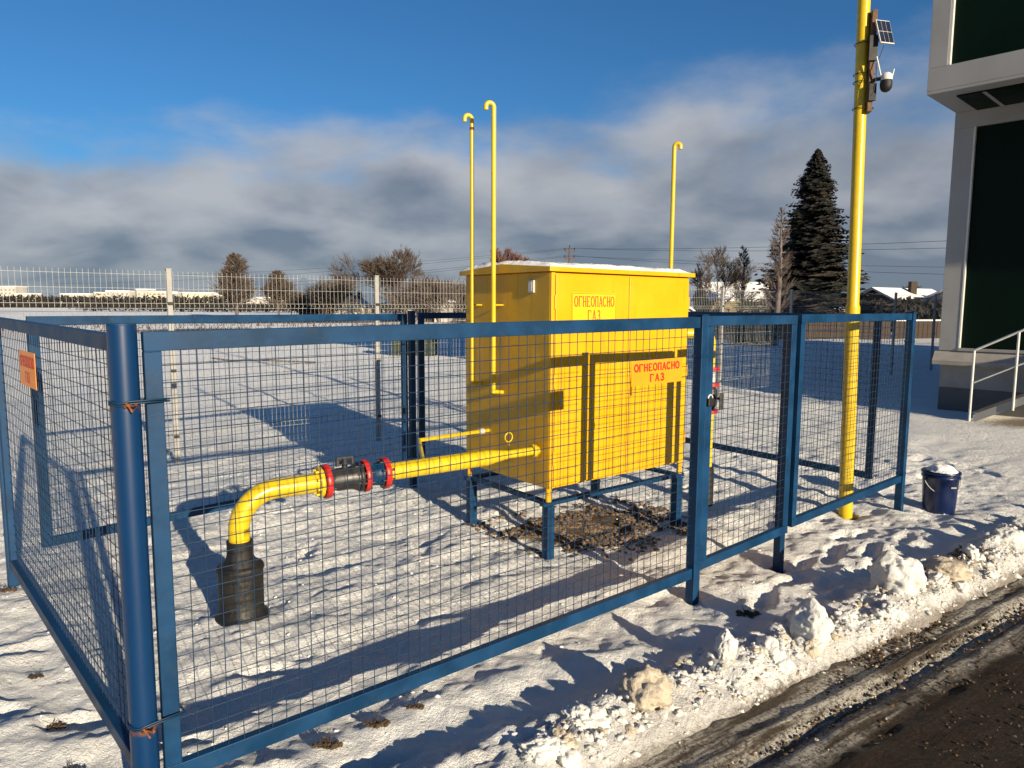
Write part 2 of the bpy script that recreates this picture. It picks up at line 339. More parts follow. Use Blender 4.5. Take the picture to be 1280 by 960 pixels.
# ---------------------------------------------------------------- snow clods
def ico(sub):
    import bmesh
    bm=bmesh.new(); bmesh.ops.create_icosphere(bm,subdivisions=sub,radius=1); bm.verts.ensure_lookup_table()
    v=[tuple(a.co) for a in bm.verts]; f=[tuple(x.index for x in a.verts) for a in bm.faces]; bm.free(); return v,f
ICO={k:ico(k) for k in (1,2,4,5)}
CV={}
def clodv(c,size,sub,rough,r):
    k=(sub,rough,r.randrange(10))
    if k not in CV: v,f=clod((0,0,0),(1,1,1),k[2]*7.7+1,sub,rough); CV[k]=(np.array(v),f)
    v,f=CV[k]; a=r.uniform(0,6.283); ca,sa=math.cos(a),math.sin(a); tl=r.uniform(-.5,.5); ct_,st_=math.cos(tl),math.sin(tl)
    X=v[:,0]*ca-v[:,1]*sa; Y=v[:,0]*sa+v[:,1]*ca; Zz=v[:,2]; Y2=Y*ct_-Zz*st_; Z2=Y*st_+Zz*ct_
    return np.stack([c[0]+X*size[0],c[1]+Y2*size[1],c[2]+Z2*size[2]],-1).tolist(),f
def clod(c, size, seed, sub, rough=.45, flat=1.):
    v,f=ICO[sub]; out=[]
    for p in v:
        p=Vector(p); d=1+rough*mnoise.fractal(p*1.3+Vector((seed*3.1,seed,0)),1.,2.,4)
        cr=mnoise.voronoi(p*1.9+Vector((seed,seed*2.,1)))[0]; d+= rough*.5*(min(cr[1]-cr[0],.5)-.25); d+=rough*.16*mnoise.fractal(p*4.6+Vector((seed,2,seed)),.8,2.,3)
        q=p*d; out.append((c[0]+q.x*size[0],c[1]+q.y*size[1],c[2]+q.z*size[2]))
    return out,f
def clod_obj(name,c,size,seed,m,label,cat='snow clod',rough=.28):
    b=MB(); v,f=clod((0,0,0),size,seed,5 if max(size)>.06 else 4,rough); b.add(v,f,True)
    o=b.obj(name,m); o.location=c; return tag(o,label,cat,'large snow clods ploughed up along the road')
def SP(s,q): p=RD0+s*RDd+q*RDm; return float(p[0]),float(p[1])
BIG=[ # s, q, size, seed, material, label
 (2.42,-.13,(.135,.12,0.128),3,'snowbank','largest pale snow clod with an upright peak, right of the gate hinge post'),
 (1.52,-.10,(.10,.12,0.123),5,'snowbank','tall pale snow clod leaning over the dark rut near the middle of the bank'),
 (.40,-.12,(.10,.095,0.085),8,'snowbrown','rounded brownish snow clod at the near end of the bank'),
 (.93,-.14,(.05,.05,0.081),11,'snowbank','slender upright white snow clod between the brownish clod and the tall one'),
 (3.0,-.12,(.13,.12,0.064),14,'snowbrown','low muddy brown heap of snow right of the largest pale clod'),
 (3.85,-.10,(.10,.09,0.072),17,'snowbank','pale snow clod at the right edge of the picture beyond the muddy heap'),
 (.13,-.13,(.045,.05,0.051),19,'snowbank','small white snow clod left of the rounded brownish one'),
 (1.18,-.09,(.055,.06,0.051),23,'snowbank','smooth white snow lump touching the left side of the tall clod'),
]
for s,q,sz,sd,m,lb in BIG:
    x,y=SP(s,q); clod_obj('snow_clod',(x,y,gh(x,y)+sz[2]*.35),sz,sd,m,lb)
rng=random.Random(5)
def scatter(name,n,fn,m,smooth=True,sub=1,rough=.4):
    b=MB()
    for i in range(n):
        r=fn()
        if r is None: continue
        x,y,z,sz=r; v,f=clodv((x,y,z),(sz*rng.uniform(.7,1.5),sz*rng.uniform(.7,1.3),sz*rng.uniform(.5,.9)),sub,rough,rng); b.add(v,f,smooth)
    return b.obj(name,m)
for i in range(46):
    sd=i*3.7+40; q=rng.gauss(-.12,.06); ss_=rng.uniform(-.3,5.6); z=rng.uniform(.028,.062)
    if q>.02: q=.02
    x,y=SP(ss_,q); o=clod_obj('snow_clod',(x,y,gh(x,y)+z*.05),(z*rng.uniform(.9,1.7),z*rng.uniform(.8,1.4),z*rng.uniform(.6,1.)),sd,'snowbank' if rng.random()<.88 else 'snowbrown','middling lump of crusted snow in the ploughed bank beside the road',rough=.42)
    o['group']='middling snow lumps in the ploughed bank'; o.rotation_euler=(rng.uniform(-.4,.4),rng.uniform(-.4,.4),rng.uniform(0,6))
def f1():
    s=rng.uniform(-.1,5.8); q=rng.gauss(-.09,.085)
    if q>.14: return None
    x,y=SP(s,q); sz=rng.choice([.005,.006,.008,.010,.013,.018])*rng.uniform(.7,1.2); return x,y,gh(x,y)+sz*.1,sz
tag(scatter('snow_crumbs',1500,f1,'snowbank',True,2,.95),kind='stuff')
def f1b():
    r_=f1()
    return r_
tag(scatter('snow_crumbs',420,f1b,'snowbrown',True,2,.95),kind='stuff')
def f2():
    s=rng.uniform(-.5,6); q=rng.gauss(.07,.12)
    if q<-.05: return None
    x,y=SP(s,q); sz=rng.uniform(.003,.012); return x,y,-.045+sz*.3+(.03 if q<.0 else 0),sz
tag(scatter('mud_crumbs',4000,f2,'tuft',False,1),kind='stuff')
def f2b():
    s=rng.uniform(-.5,6); q=rng.gauss(.10,.12)
    if q<-.02: return None
    x,y=SP(s,q); sz=rng.uniform(.003,.009); return x,y,-.043+sz*.2,sz
tag(scatter('slush_crumbs',900,f2b,'snowbrown',False,1,.7),kind='stuff')
def f2c():
    s=rng.uniform(-.3,5.5); q=rng.uniform(.05,1.5)
    x,y=SP(s,q); sz=rng.uniform(.002,.008)*(1.3 if q<.5 else 1); return x,y,-.052+sz*.1+.01*rng.random(),sz
tag(scatter('road_grit',2600,f2c,'tuft',False,1),kind='stuff')
def f3():
    for _ in range(30):
        a=rng.uniform(-.05,1.62); b_=rng.uniform(-.38,.95)
        e=(abs((a-.80)/.68))**2.6+(abs((b_-.38+.2*(a-.7))/.42))**2.6
        if mnoise.noise(Vector((a*3.6,b_*4.2,7)))<-.16: continue
        if rng.random()<math.exp(-e*1.3): break
    p=CAB+a*ct+b_*cn; x,y=float(p[0]),float(p[1]); sz=rng.uniform(.007,.022); return x,y,gh(x,y)+sz*.25,sz
tag(scatter('gravel',3600,f3,'stone',False,1),kind='stuff')
def f5():
    x=rng.uniform(-3,4.5); y=rng.uniform(2.0,7)
    s,q=sq(x,y)
    if q>-.2: return None
    sz=rng.uniform(.004,.011); return x,y,gh(x,y)+sz*.2,sz
tag(scatter('snow_crumbs',500,f5,'snowclean',True,1),kind='stuff')
def tuft(x,y,sz,seed,label):
    b=MB(); r=random.Random(seed)
    for i in range(26):
        a=r.uniform(0,6.28); d=sz*math.sqrt(r.random()); q=sz*r.uniform(.12,.32)
        v,f=clodv((d*math.cos(a)*1.5,d*math.sin(a)*.7,q*.3),(q,q,q*.7),2,.7,r); b.add(v,f,False)
    for i in range(16):
        a=r.uniform(0,6.28); d=sz*r.random(); p=Vector((d*math.cos(a)*1.4,d*math.sin(a)*.6,0)); b.tube([p,p+Vector((r.gauss(0,.02),r.gauss(0,.02),sz*r.uniform(.4,1.)))],[.0016,.0006],3,False)
    o=b.obj('earth_tuft','tuft'); o.location=(x,y,gh(x,y)+.004); tag(o,label,'earth clod','earth tufts showing through the snow along the fence')
tuft(-.538,2.70,.036,1,'brown tuft of earth in front of the long fence panel, middle of three')
tuft(-.70,2.56,.038,2,'dark tuft of earth nearest the camera in front of the long fence panel')
tuft(-.40,2.80,.026,3,'small tuft of earth, farthest of three in front of the long fence panel')
tuft(-1.60,2.42,.03,4,'brown earth tuft outside the left fence near the round post')
tuft(-1.86,2.72,.03,5,'dark earth tuft outside the left fence, second from the round post')
tuft(-2.15,3.05,.022,6,'small earth tuft half way along the outside of the left fence')
tuft(-2.95,4.0,.04,7,'brown earth clod at the far corner of the left fence')
tuft(1.30,3.72,.05,8,'dark clod of earth and snow in front of the fence post by the gate')

# ---------------------------------------------------------------- blue mesh fence
P1=Vector((-1.194,2.194,0)); P2=Vector((1.059,3.988,0)); P3=Vector((1.80,4.53,0)); P4=Vector((3.255,5.817,0))
P0=Vector((-3.00,4.12,0)); PB=Vector((-.90,6.36,0)); P5=Vector((1.42,8.25,0))
FT=1.645
def sqpost(p, top, size, ax, label, name='fence_post', bottom=-.1, group='blue square posts of the mesh enclosure'):
    z0=gh(p.x,p.y)+bottom
    t=thing(name,(p.x,p.y,0),label,'fence post',group)
    MB().box((p.x,p.y,(z0+top)/2),(size,size,top-z0),ax).obj('shaft','blue',t,.004)
    MB().box((p.x,p.y,top+.0025),(size+.003,size+.003,.005),ax).obj('cap','blue',t,.001)
    for z in (.32,1.42): MB().box((p.x,p.y,z),(size+.004,size+.004,.018),ax).obj('hinge_band','blue',t,.002)
    return t
def panel(name,A,B,z0,z1,label,sp=(.0515,.0535),rw=.055,rd=.035,wr=.00175,cat='fence panel',group='blue wire mesh panels of the enclosure',face=None,stiles=(1,1),seed=0,sw=None):
    sw=sw or rw
    A=Vector(A);B=Vector(B); d=(B-A); Ln=d.length; d.normalize(); n=Vector((-d.y,d.x,0)); r=random.Random(seed)
    if not isinstance(z0,tuple): z0=(z0,z0)
    if not isinstance(z1,tuple): z1=(z1,z1)
    t=thing(name,(A.x,A.y,0),label,cat,group)
    mid=(A+B)/2; up0=Vector((0,0,1)); dt=Vector((d.x*Ln,d.y*Ln,z1[1]-z1[0])); db=Vector((d.x*Ln,d.y*Ln,z0[1]-z0[0]))
    zb_=lambda x:z0[0]+(z0[1]-z0[0])*x/Ln
    zt_=lambda x:z1[0]+(z1[1]-z1[0])*x/Ln
    def sbox(c,size,ax): ax=ax.normalized(); u=n.cross(ax); u=u if u.z>0 else -u; return MB().box(c,size,ax,u)
    sbox((mid.x,mid.y,sum(z1)/2-rw/2),(Ln,rd,rw),dt).obj('top_rail','blue',t,.0025)
    sbox((mid.x,mid.y,sum(z0)/2+rw/2),(Ln,rd,rw),db).obj('bottom_rail','blue',t,.0025)
    for i,(e,s) in enumerate(((A,1),(B,-1))):
        if stiles[i]:
            p=e+d*(s*sw/2); xx=sw/2 if i==0 else Ln-sw/2; MB().box((p.x,p.y,(zb_(xx)+zt_(xx))/2),(sw,rd-.003,zt_(xx)-zb_(xx)-2*rw-.001),d).obj('side_rail','blue',t,.0025)
    for (xx,zz) in ((sw,zb_(sw)+rw),(Ln-sw,zb_(Ln-sw)+rw),(sw,zt_(sw)-rw),(Ln-sw,zt_(Ln-sw)-rw)):
        i_=0 if xx<Ln/2 else 1
        if stiles[i_]:
            c_=A+d*(xx-(sw/2 if i_==0 else -sw/2)); c_=Vector((c_.x,c_.y,zz))-n*(rd*.5-.001); hw_=sw*.46
            MB().tube([c_+d*(hw_*k/4)+Vector((0,0,r.gauss(0,.0008))) for k in range(-4,5)],[.0022+r.random()*.0012 for _ in range(9)],6).obj('weld_bead','blue',t)
    b=MB(); off=-rd*.5+.006; nv=int(Ln/sp[0])
    o=n*off
    for i in range(1,nv):
        x=Ln*i/nv+r.gauss(0,.0012); p=A+d*x+o; k=r.gauss(0,.0022)
        q=p+d*k; mm=(p+q)/2+n*r.gauss(0,.0016)
        b.tube([(p.x,p.y,zb_(x)+rw*.5),(mm.x,mm.y,(zb_(x)+zt_(x))/2),(q.x,q.y,zt_(x)-rw*.5)],wr,4,False)
    nh=int((z1[0]-z0[0])/sp[1])
    for j in range(1,nh):
        g_=r.gauss(0,.001); p=A+d*(rw*.4)+o+n*.003; q=B-d*(rw*.4)+o+n*.003; za=z0[0]+(z1[0]-z0[0])*j/nh+g_; zb2=z0[1]+(z1[1]-z0[1])*j/nh+g_
        pts=[p.lerp(q,k/6)+Vector((0,0,za+(zb2-za)*k/6+r.gauss(0,.0016))) for k in range(7)]
        b.tube(pts,wr,4,False)
    tag(b.obj('wire_mesh','bluewire',t),kind='stuff')
    return t,d,n
dF=(P2-P1).normalized()
# round corner post with rust at the wire ties
def rustmat():
    m=bpy.data.materials.new('blue_paint_rust_streaks'); m.use_nodes=True; t=m.node_tree; b=t.nodes['Principled BSDF']; l=t.links.new
    co=N(t,'ShaderNodeTexCoord'); P=co.outputs['Object']; sp=N(t,'ShaderNodeSeparateXYZ'); l(P,sp.inputs[0]); z=sp.outputs[2]
    n=N(t,'ShaderNodeTexNoise',inp={'Scale':24.,'Detail':6.,'Roughness':.6}); 
    mp=N(t,'ShaderNodeMapping'); mp.inputs['Scale'].default_value=(1,1,.35); l(P,mp.inputs[0]); l(mp.outputs[0],n.inputs['Vector'])
    a=None
    for zc,wd in ((1.39,.022),(.335,.02)):
        up=mrange(t,z,zc+wd,zc,0,1); dn=mrange(t,z,zc-wd*4.5,zc-wd*.3,0,1); k=mth(t,'MULTIPLY',up,dn); a=k if a is None else mth(t,'ADD',a,k)
    f=mrange(t, mth(t,'MULTIPLY',a,mth(t,'ADD',n.outputs[0],.22)), .62,.80)
    n2=N(t,'ShaderNodeTexNoise',inp={'Scale':7.,'Detail':4.}); l(P,n2.inputs['Vector'])
    c=mixc(t,n2.outputs[0],(.0012,.022,.082),(.0015,.031,.10))
    c=mixc(t,f,c,mixc(t,n.outputs[0],(.04,.012,.006),(.17,.06,.02)))
    l(c,b.inputs['Base Color']); l(mth(t,'ADD',mth(t,'MULTIPLY',f,.45),.36),b.inputs['Roughness']); return m
M_['bluerust']=rustmat()
pc=P1+dF*(-.010)
t=thing('corner_post',(pc.x,pc.y,0),'thick round blue corner post with rusty patches where the wire ties wrap it','fence post')
z0=gh(pc.x,pc.y)-.1
MB().tube([(pc.x,pc.y,z0),(pc.x,pc.y,1.632)],.042,32).obj('shaft','bluerust',t)
MB().tube([(pc.x,pc.y,1.6325),(pc.x,pc.y,1.638)],[.0425,.041],32).obj('cap','blue',t)
# front panel
front,_,_=panel('mesh_fence_panel',P1+dF*.045,P2-dF*.03,(.095,.13),(1.612,1.64),'longest mesh panel at the front, from the round corner post to the gate',stiles=(1,0),rw=.062,sw=.052,seed=1)
b=MB(); p=P1+dF*(.085+.031); 
def tie(z,label):
    t=bpy.data
    nF=Vector((-dF.y,dF.x,0)); a=pc-dF*.052; c_=P1+dF*(.045+.066); pts=[]
    hw=.046
    pts=[a+nF*.0*hw]+[pc+Vector((math.cos(k),math.sin(k),0))*0 for k in ()]
    loop=[]
    base=math.atan2(dF.y,dF.x)
    for k in range(9):
        an=base+math.pi/2+math.pi*k/8; loop.append(pc+Vector((math.cos(an),math.sin(an),0))*hw)
    loop+= [c_-nF*.026, c_+nF*.026]
    loop=loop+[loop[0]]
    mb=MB()
    for dz in (0,.007):
        mb.tube([v+Vector((0,0,z+dz+.004*math.sin(i*1.7))) for i,v in enumerate(loop)],.0030,6)
    an=base-math.pi/2; k=pc+Vector((math.cos(an),math.sin(an),0))*.055+Vector((0,0,z))
    o=mb.obj('wire_tie','steel' if False else 'bluewire')
    tw=MB(); tw.tube([k+Vector((-.012,-.004,-.006)),k+Vector((0,-.008,.004)),k+Vector((.018,-.006,-.002)),k+Vector((.03,-.016,.006))],.0042,6)
    tw.tube([k+Vector((-.008,-.006,.008)),k+Vector((.006,-.012,-.004)),k+Vector((.014,-.01,-.02))],.0036,6)
    tw.obj('twist','rust',o)
    tag(o,label,'wire tie','wire ties round the corner post')
tie(1.39,'upper twisted wire tie binding the long front panel to the round post')
tie(.335,'lower twisted wire tie binding the long front panel to the round post')
# gate and right panel
ax2=(P3-P2).normalized()
sqpost(P2,1.648,.058,dF,'square blue post between the long front panel and the narrow gate')
gate,gd,gn=panel('gate_leaf',P2+ax2*.042,P3-ax2*.0,(.165,.225),1.645,'narrow blue mesh gate leaf with a padlock on its left edge','gate' and (.0515,.0535),cat='gate',group=None,rw=.056,seed=2)
ax3=(P4-P3).normalized()
pp3=P3-ax2*.0+gn*.040
sqpost(pp3,1.62,.052,ax2,'square blue post at the hinge side of the gate, in a dark melted hole')
panel('mesh_fence_panel',P3+ax3*.055,P4-ax3*.03,.25,1.65,'mesh panel right of the gate with the thick yellow pole behind it',stiles=(1,0),rw=.055,seed=3)
sqpost(P4,1.655,.058,ax3,'square blue post at the right front corner of the enclosure, nearest the bucket')
# padlock on the gate
pl=P2+ax2*.075-gn*.02
t=thing('padlock',(pl.x,pl.y,1.17),'small black padlock hanging on the left edge of the gate','padlock')
MB().box((pl.x,pl.y,1.155),(.055,.026,.045),ax2).obj('lock_body','black',t,.006)
MB().tube(arc((pl.x,pl.y,1.178),ax2,(0,0,1),.019,0,math.pi,10),.005,8).obj('shackle','steel',t)
for z in (.32,1.36):
    bb=MB(); p=P3+ax2*.0+gn*.01; bb.tube([(p.x,p.y,z-.04),(p.x,p.y,z+.04)],.012,10); bb.obj('hinge','blue',gate)
# dark holes where the posts melt in
def hole(p,r,label):
    pass
# left side, back and right side
dL=(P0-P1).normalized()
panel('mesh_fence_panel',P1+dL*.062,P0-dL*.035,(.10,.13),(1.60,1.62),'left side mesh panel running back from the round post, carrying an orange sign',stiles=(1,1),seed=4)
sqpost(P0,1.64,.055,dL,'square blue post at the far left corner of the enclosure')
dBk=(PB-P0).normalized()
panel('mesh_fence_panel',P0+dBk*.16,PB-dBk*.06,.20,1.62,'left half of the back side of the enclosure, seen through the front mesh',seed=5)
sqpost(PB,1.64,.05,dBk,'square blue post in the middle of the back side, left of the cabinet')
dB2=(P5-PB).normalized()
panel('mesh_fence_panel',PB+dB2*.07,P5-dB2*.05,.20,1.63,'right half of the back side of the enclosure, mostly hidden by the cabinet',seed=6)
sqpost(P5,1.64,.05,dB2,'square blue post at the far right corner, hidden behind the yellow cabinet')
dR=(P5-P4).normalized()
panel('mesh_fence_panel',P4+dR*.24,P5-dR*.06,.22,1.64,'right side mesh panel in shade behind the gate, with a dark bottom rail',seed=7)

# ---------------------------------------------------------------- signs with lettering
def stroke(b, pts, wd, fr, z=0.0, closed=False):
    o,ax,ay,an=fr; pts=[Vector(p) for p in pts]; m=len(pts); Lf=[];Rt=[]
    for i,p in enumerate(pts):
        a=pts[(i-1)%m] if (closed or i>0) else p; c=pts[(i+1)%m] if (closed or i<m-1) else p
        d=(c-a).normalized(); n=Vector((-d.y,d.x))*wd/2
        Lf.append(p+n);Rt.append(p-n)
    k=m if closed else m-1
    T=lambda q:o+ax*q.x+ay*q.y+an*z
    for i in range(k):
        j=(i+1)%m; b.add([T(Lf[i]),T(Rt[i]),T(Rt[j]),T(Lf[j])],[(0,1,2,3)])
def glyph(ch,b,fr,x,y,w,h,th,serif=True):
    st=lambda pts,wd=th,c=False: stroke(b,[(x+px*w,y+py*h) for px,py in pts],wd,fr,closed=c)
    s=.14; tn=th*.55
    def ser(px,py):
        if serif: stroke(b,[(x+(px-s)*w,y+py*h),(x+(px+s)*w,y+py*h)],tn,fr,.0003)
    if ch=='О': st([(.5+.40*math.cos(k*math.pi/9),.5+.45*math.sin(k*math.pi/9)) for k in range(18)],th,True)
    if ch=='С':
        st([(.5+.40*math.cos(k),.5+.45*math.sin(k)) for k in [math.pi*(.22+1.56*i/12) for i in range(13)]])
    if ch=='Г': st([(.2,0),(.2,1)]); st([(.1,.95),(.88,.95)],tn*1.2); st([(.85,.97),(.85,.76)],tn); ser(.2,.03)
    if ch=='Н': st([(.2,0),(.2,1)]);st([(.8,0),(.8,1)]);st([(.2,.5),(.8,.5)],tn*1.2); [ser(a,c) for a in(.2,.8) for c in(.03,.97)]
    if ch=='П': st([(.2,0),(.2,1)]);st([(.8,0),(.8,1)]);st([(.08,.95),(.92,.95)],tn*1.3);ser(.2,.03);ser(.8,.03)
    if ch=='Е': st([(.2,0),(.2,1)]);st([(.1,.95),(.85,.95)],tn*1.2);st([(.1,.05),(.87,.05)],tn*1.2);st([(.2,.5),(.65,.5)],tn*1.2);st([(.83,.97),(.83,.8)],tn);st([(.85,.03),(.85,.2)],tn)
    if ch=='А': st([(.5,1),(.14,0)],tn*1.3);st([(.5,1),(.84,0)]);st([(.28,.33),(.7,.33)],tn*1.1);ser(.14,.03);ser(.84,.03)
    if ch=='З':
        st([(.2,.8),(.35,.95),(.6,.95),(.76,.78),(.66,.58),(.42,.52)]); st([(.42,.52),(.72,.45),(.8,.22),(.62,.05),(.35,.05),(.16,.2)])
def sign(name, TL, ax, nrm, w, h, sheet, ink, label, th=.0085, border=True, up=(0,0,1), group=None, parent=None, lh=.30):
    ax=Vector(ax).normalized(); up=Vector(up).normalized(); nrm=Vector(nrm).normalized(); TL=Vector(TL)
    b=MB(); c=TL+ax*w/2-up*h/2; b.box(c,(w,.002,h),ax,up)
    o=b.obj(name,sheet)
    if parent: o.parent=parent; o.matrix_parent_inverse=Matrix.Translation(parent.location).inverted()
    else: tag(o,label,'sign',group)
    fr=(TL-up*h+nrm*.0022,ax,up,nrm)
    b=MB(); word='ОГНЕОПАСНО'; gw=w*.90/10; 
    for i,ch in enumerate(word): glyph(ch,b,fr,w*.05+i*gw+gw*.03,h*.56,gw*.95,h*lh,th)
    g2=gw*1.15; x0=w/2-1.5*g2
    for i,ch in enumerate('ГАЗ'): glyph(ch,b,fr,x0+i*g2,h*.12,g2*.88,h*lh,th)
    b.obj('lettering',ink,o)
    if border:
        b=MB(); e=.006; bw=.0028
        for a,c_ in (((e,e),(w-e,e)),((w-e,e),(w-e,h-e)),((w-e,h-e),(e,h-e)),((e,h-e),(e,e))): stroke(b,[a,c_],bw,fr)
        b.obj('border',ink,o)
    return o
nF=Vector((-dF.y,dF.x,0))
sign('warning_sign',Vector((.590,3.612,1.418))-nF*.022,dF+Vector((0,0,.010)),-nF,.405,.128,'signorange','signred','bright orange warning sign with bold red letters on the front panel by the gate',th=.0095,border=False,up=(-.03,0,1),group='orange gas warning signs on the mesh panels')
# left panel sign
nL=Vector((-dL.y,dL.x,0)); q=P1+dL*1.42
sign('warning_sign',Vector((q.x,q.y,1.475))+nL*.024+dL*.30,-dL,nL,.38,.165,'signorange','signred','orange gas warning sign in shade on the left side panel near its far corner',th=.01,border=False,group='orange gas warning signs on the mesh panels')

# ---------------------------------------------------------------- yellow cabinet
def v3(p,z=0): return Vector((float(p[0]),float(p[1]),z))
T=v3(ct); NN=v3(cn); O=v3(CAB)
ZB,ZT=.474,1.917
t=thing('gas_cabinet',(O.x,O.y,ZB),'large yellow steel gas cabinet with two doors standing on a blue frame','cabinet')
c=O+T*CW/2+NN*CD/2
MB().box((c.x,c.y,(ZB+ZT)/2),(CW,CD,ZT-ZB),T).obj('shell','yellow',t,.006)
# two doors, proud of the shell
for i,(a,bb) in enumerate(((.035,.7280),(.734,1.395))):
    p=O+T*(a+bb)/2-NN*.009
    d=MB().box((p.x,p.y,(ZB+ZT)/2+.0),(bb-a,.018,ZT-ZB-.03),T).obj('door','yellow',t,.004)
    fx=a+.003 if i==0 else bb-.003
    for z in (.68,1.2,1.72):
        q=O+T*(a-.004 if i==0 else bb+.004)-NN*.014; MB().tube([(q.x,q.y,z-.045),(q.x,q.y,z+.045)],.008,10).obj('hinge','yellow',d)
kp=O+T*.775-NN*.03; hd=MB(); hd.box((kp.x,kp.y,1.16),(.022,.02,.10),T); hd.box((kp.x-NN.x*-.0,kp.y,1.12),(.03,.012,.13),T); hd.obj('handle','yellow',t,.003)
for x in (.0175,):
    p=O+T*x-NN*.004; MB().box((p.x,p.y,(ZB+ZT)/2),(.032,.012,ZT-ZB-.004),T).obj('corner_strip','yellow',t,.002)
# roof with a shallow lip
rf=MB(); z=ZT+.0015; oh=.035; 
def rp(a,b_,z): p=O+T*a+NN*b_; return (p.x,p.y,z)
A=[rp(-oh,-oh,z),rp(CW+oh,-oh,z),rp(CW+oh,CD+oh,z),rp(-oh,CD+oh,z)]; B=[rp(-oh,-oh,z+.03),rp(CW+oh,-oh,z+.03),rp(CW+oh,CD+oh,z+.03),rp(-oh,CD+oh,z+.03)]
ri=[rp(-oh,CD/2,z+.065),rp(CW+oh,CD/2,z+.065)]
rf.add(A+B+ri,[(3,2,1,0),(0,1,5,4),(2,3,7,6),(4,5,9,8),(6,7,8,9),(1,2,6,9,5),(3,0,4,8,7)])
rf.obj('roof','yellow',t,.002)
# vent tag on the left face
p=O+NN*.185-T*.006; MB().box((p.x,p.y,1.825),(.012,.058,.085),T).obj('plate','steel',t,.003)
p=O+NN*.192-T*.0125; MB().box((p.x,p.y,1.825),(.003,.038,.062),T).obj('plate_insert','white',t)
# short feet between the cabinet and its stand
for a,b_ in ((.02,.02),(CW-.02,.02),(CW-.02,CD-.02),(.02,CD-.02)):
    p=O+T*a+NN*b_; MB().tube([(p.x,p.y,.382),(p.x,p.y,ZB+.004)],.021,12).obj('foot','yellow',t)
p=O+T*.17-NN*.0205
s=sign('warning_plate',(p.x,p.y,1.785),T,-NN,.425,.215,'signyellow','signdull','',th=.0078,lh=.34,parent=t)
# dark and light small fittings on the left face: pipe sockets and latch
# snow on the roof
gx=np.linspace(-oh,CW+oh,70); gy=np.linspace(-oh,CD+oh,50); SX,SY=np.meshgrid(gx,gy)
edge=np.minimum(np.minimum(SX+oh,CW+oh-SX),np.minimum(SY+oh,CD+oh-SY))
roofz=ZT+.0315+.035*(1-np.abs(SY-CD/2)/(CD/2+oh))
right=1-sst(SX,CW-.10,CW+.02)*(SY<CD*.35)
SZ=roofz+(.030*sst(edge,.0,.04)*(.8+.5*fbm(SX,SY,9,3,2))*right)-.003*(edge<.006)+.006*fbm(SX,SY,30,2,9)*(edge>.01)
pw=np.stack([O.x+SX*T.x+SY*NN.x,O.y+SX*T.y+SY*NN.y,SZ],-1).reshape(-1,3); ny,nx=SX.shape; idx=np.arange(nx*ny).reshape(ny,nx)
tag(npmesh('roof_snow',pw,np.stack([idx[:-1,:-1],idx[:-1,1:],idx[1:,1:],idx[1:,:-1]],-1).reshape(-1,4),M_['snowclean']),'thin crusted layer of snow lying on the roof of the yellow cabinet','snow')
# stand
t=thing('cabinet_stand',(O.x,O.y,0),'blue steel stand with four square legs under the yellow cabinet','stand')
zf=.355
for a,b_,dd in ((0,0,.03),(CW,0,.03),(CW,CD,.03),(0,CD,.03)):
    aa=min(max(a,.03),CW-.03); b2=min(max(b_,.03),CD-.03); p=O+T*aa+NN*b2; z0=gh(p.x,p.y)-.08
    MB().box((p.x,p.y,(z0+zf-.003)/2),(.062,.062,zf-.003-z0),T).obj('leg','blue',t,.003)
for (a0,b0,a1,b1) in ((0,.03,CW,.03),(0,CD-.03,CW,CD-.03)):
    p=O+T*(a0+a1)/2+NN*b0; MB().box((p.x,p.y,zf+.012),(CW+.06,.05,.028),T).obj('crossbar','blue',t,.003)
for a in (.03,CW-.03):
    p=O+T*a+NN*CD/2; MB().box((p.x,p.y,zf+.0105),(.05,CD-.112,.0275),T).obj('crossbar','blue',t,.003)

# ---------------------------------------------------------------- inlet pipe
E_=O-T*.0+NN*.114; E_.z=.722
RB=Vector((-1.462,3.70,0)); pa=Vector((RB.x,RB.y,.690)); ax=(Vector((E_.x,E_.y,.722))-pa); Lp=ax.length; ax.normalize()
def along(k): return pa+ax*k
t=thing('inlet_pipe',(RB.x,RB.y,0),'yellow gas pipe with red flanges and valve rising from a black sleeve into the cabinet','pipe')
zg=gh(RB.x,RB.y)
r=.055
sl_=MB(); zz=[zg-.08,zg+.012,zg+.022,zg+.035,.12,.27,.302,.312]; rr=[.142,.142,.136,.116,.116,.117,.117,.08]
sl_.tube([(RB.x+.0,RB.y,z) for z in zz],rr,28); o=sl_.obj('sleeve','plastic',t)
bd=MB(); bd.tube([(RB.x,RB.y,.27),(RB.x,RB.y,.285),(RB.x,RB.y,.30)],[.118,.124,.118],24); bd.obj('band','plastic',o)
MB().tube([(RB.x,RB.y,z) for z in (.29,.312,.335,.36,.40,.435)],[.10,.094,.076,.067,.066,.067],24).obj('boot','plastic',t)
el=MB(); rb=.20
pts=[(RB.x,RB.y,.425),(RB.x,RB.y,.49)]+[tuple(pa+ax*(rb-rb*math.cos(k))+Vector((0,0,-rb+rb*math.sin(k)))) for k in [math.pi/2*i/10 for i in range(0,11)]]+[tuple(along(.50))]
el.tube(pts,r,28); el.obj('elbow','yellowpipe',t)
def flange(k,m,rad=.093,h=.026,name='flange',bolts=True,boltm='iron'):
    f=MB(); f.tube([along(k-h/2),along(k-h/2+.004),along(k+h/2-.004),along(k+h/2)],[rad-.004,rad,rad,rad-.004],32); o=f.obj(name,m,t)
    if bolts:
        u=ax.cross(Vector((0,0,1))).normalized(); v_=u.cross(ax); bb=MB()
        for i in range(8):
            an=2*math.pi*(i+.5)/8; c=along(k)+(u*math.cos(an)+v_*math.sin(an))*(rad-.018); bb.tube([c-ax*(h/2+.02),c+ax*(h/2+.02)],.008,6)
        tag(bb.obj('bolts',boltm,o),kind='stuff')
k0=.47
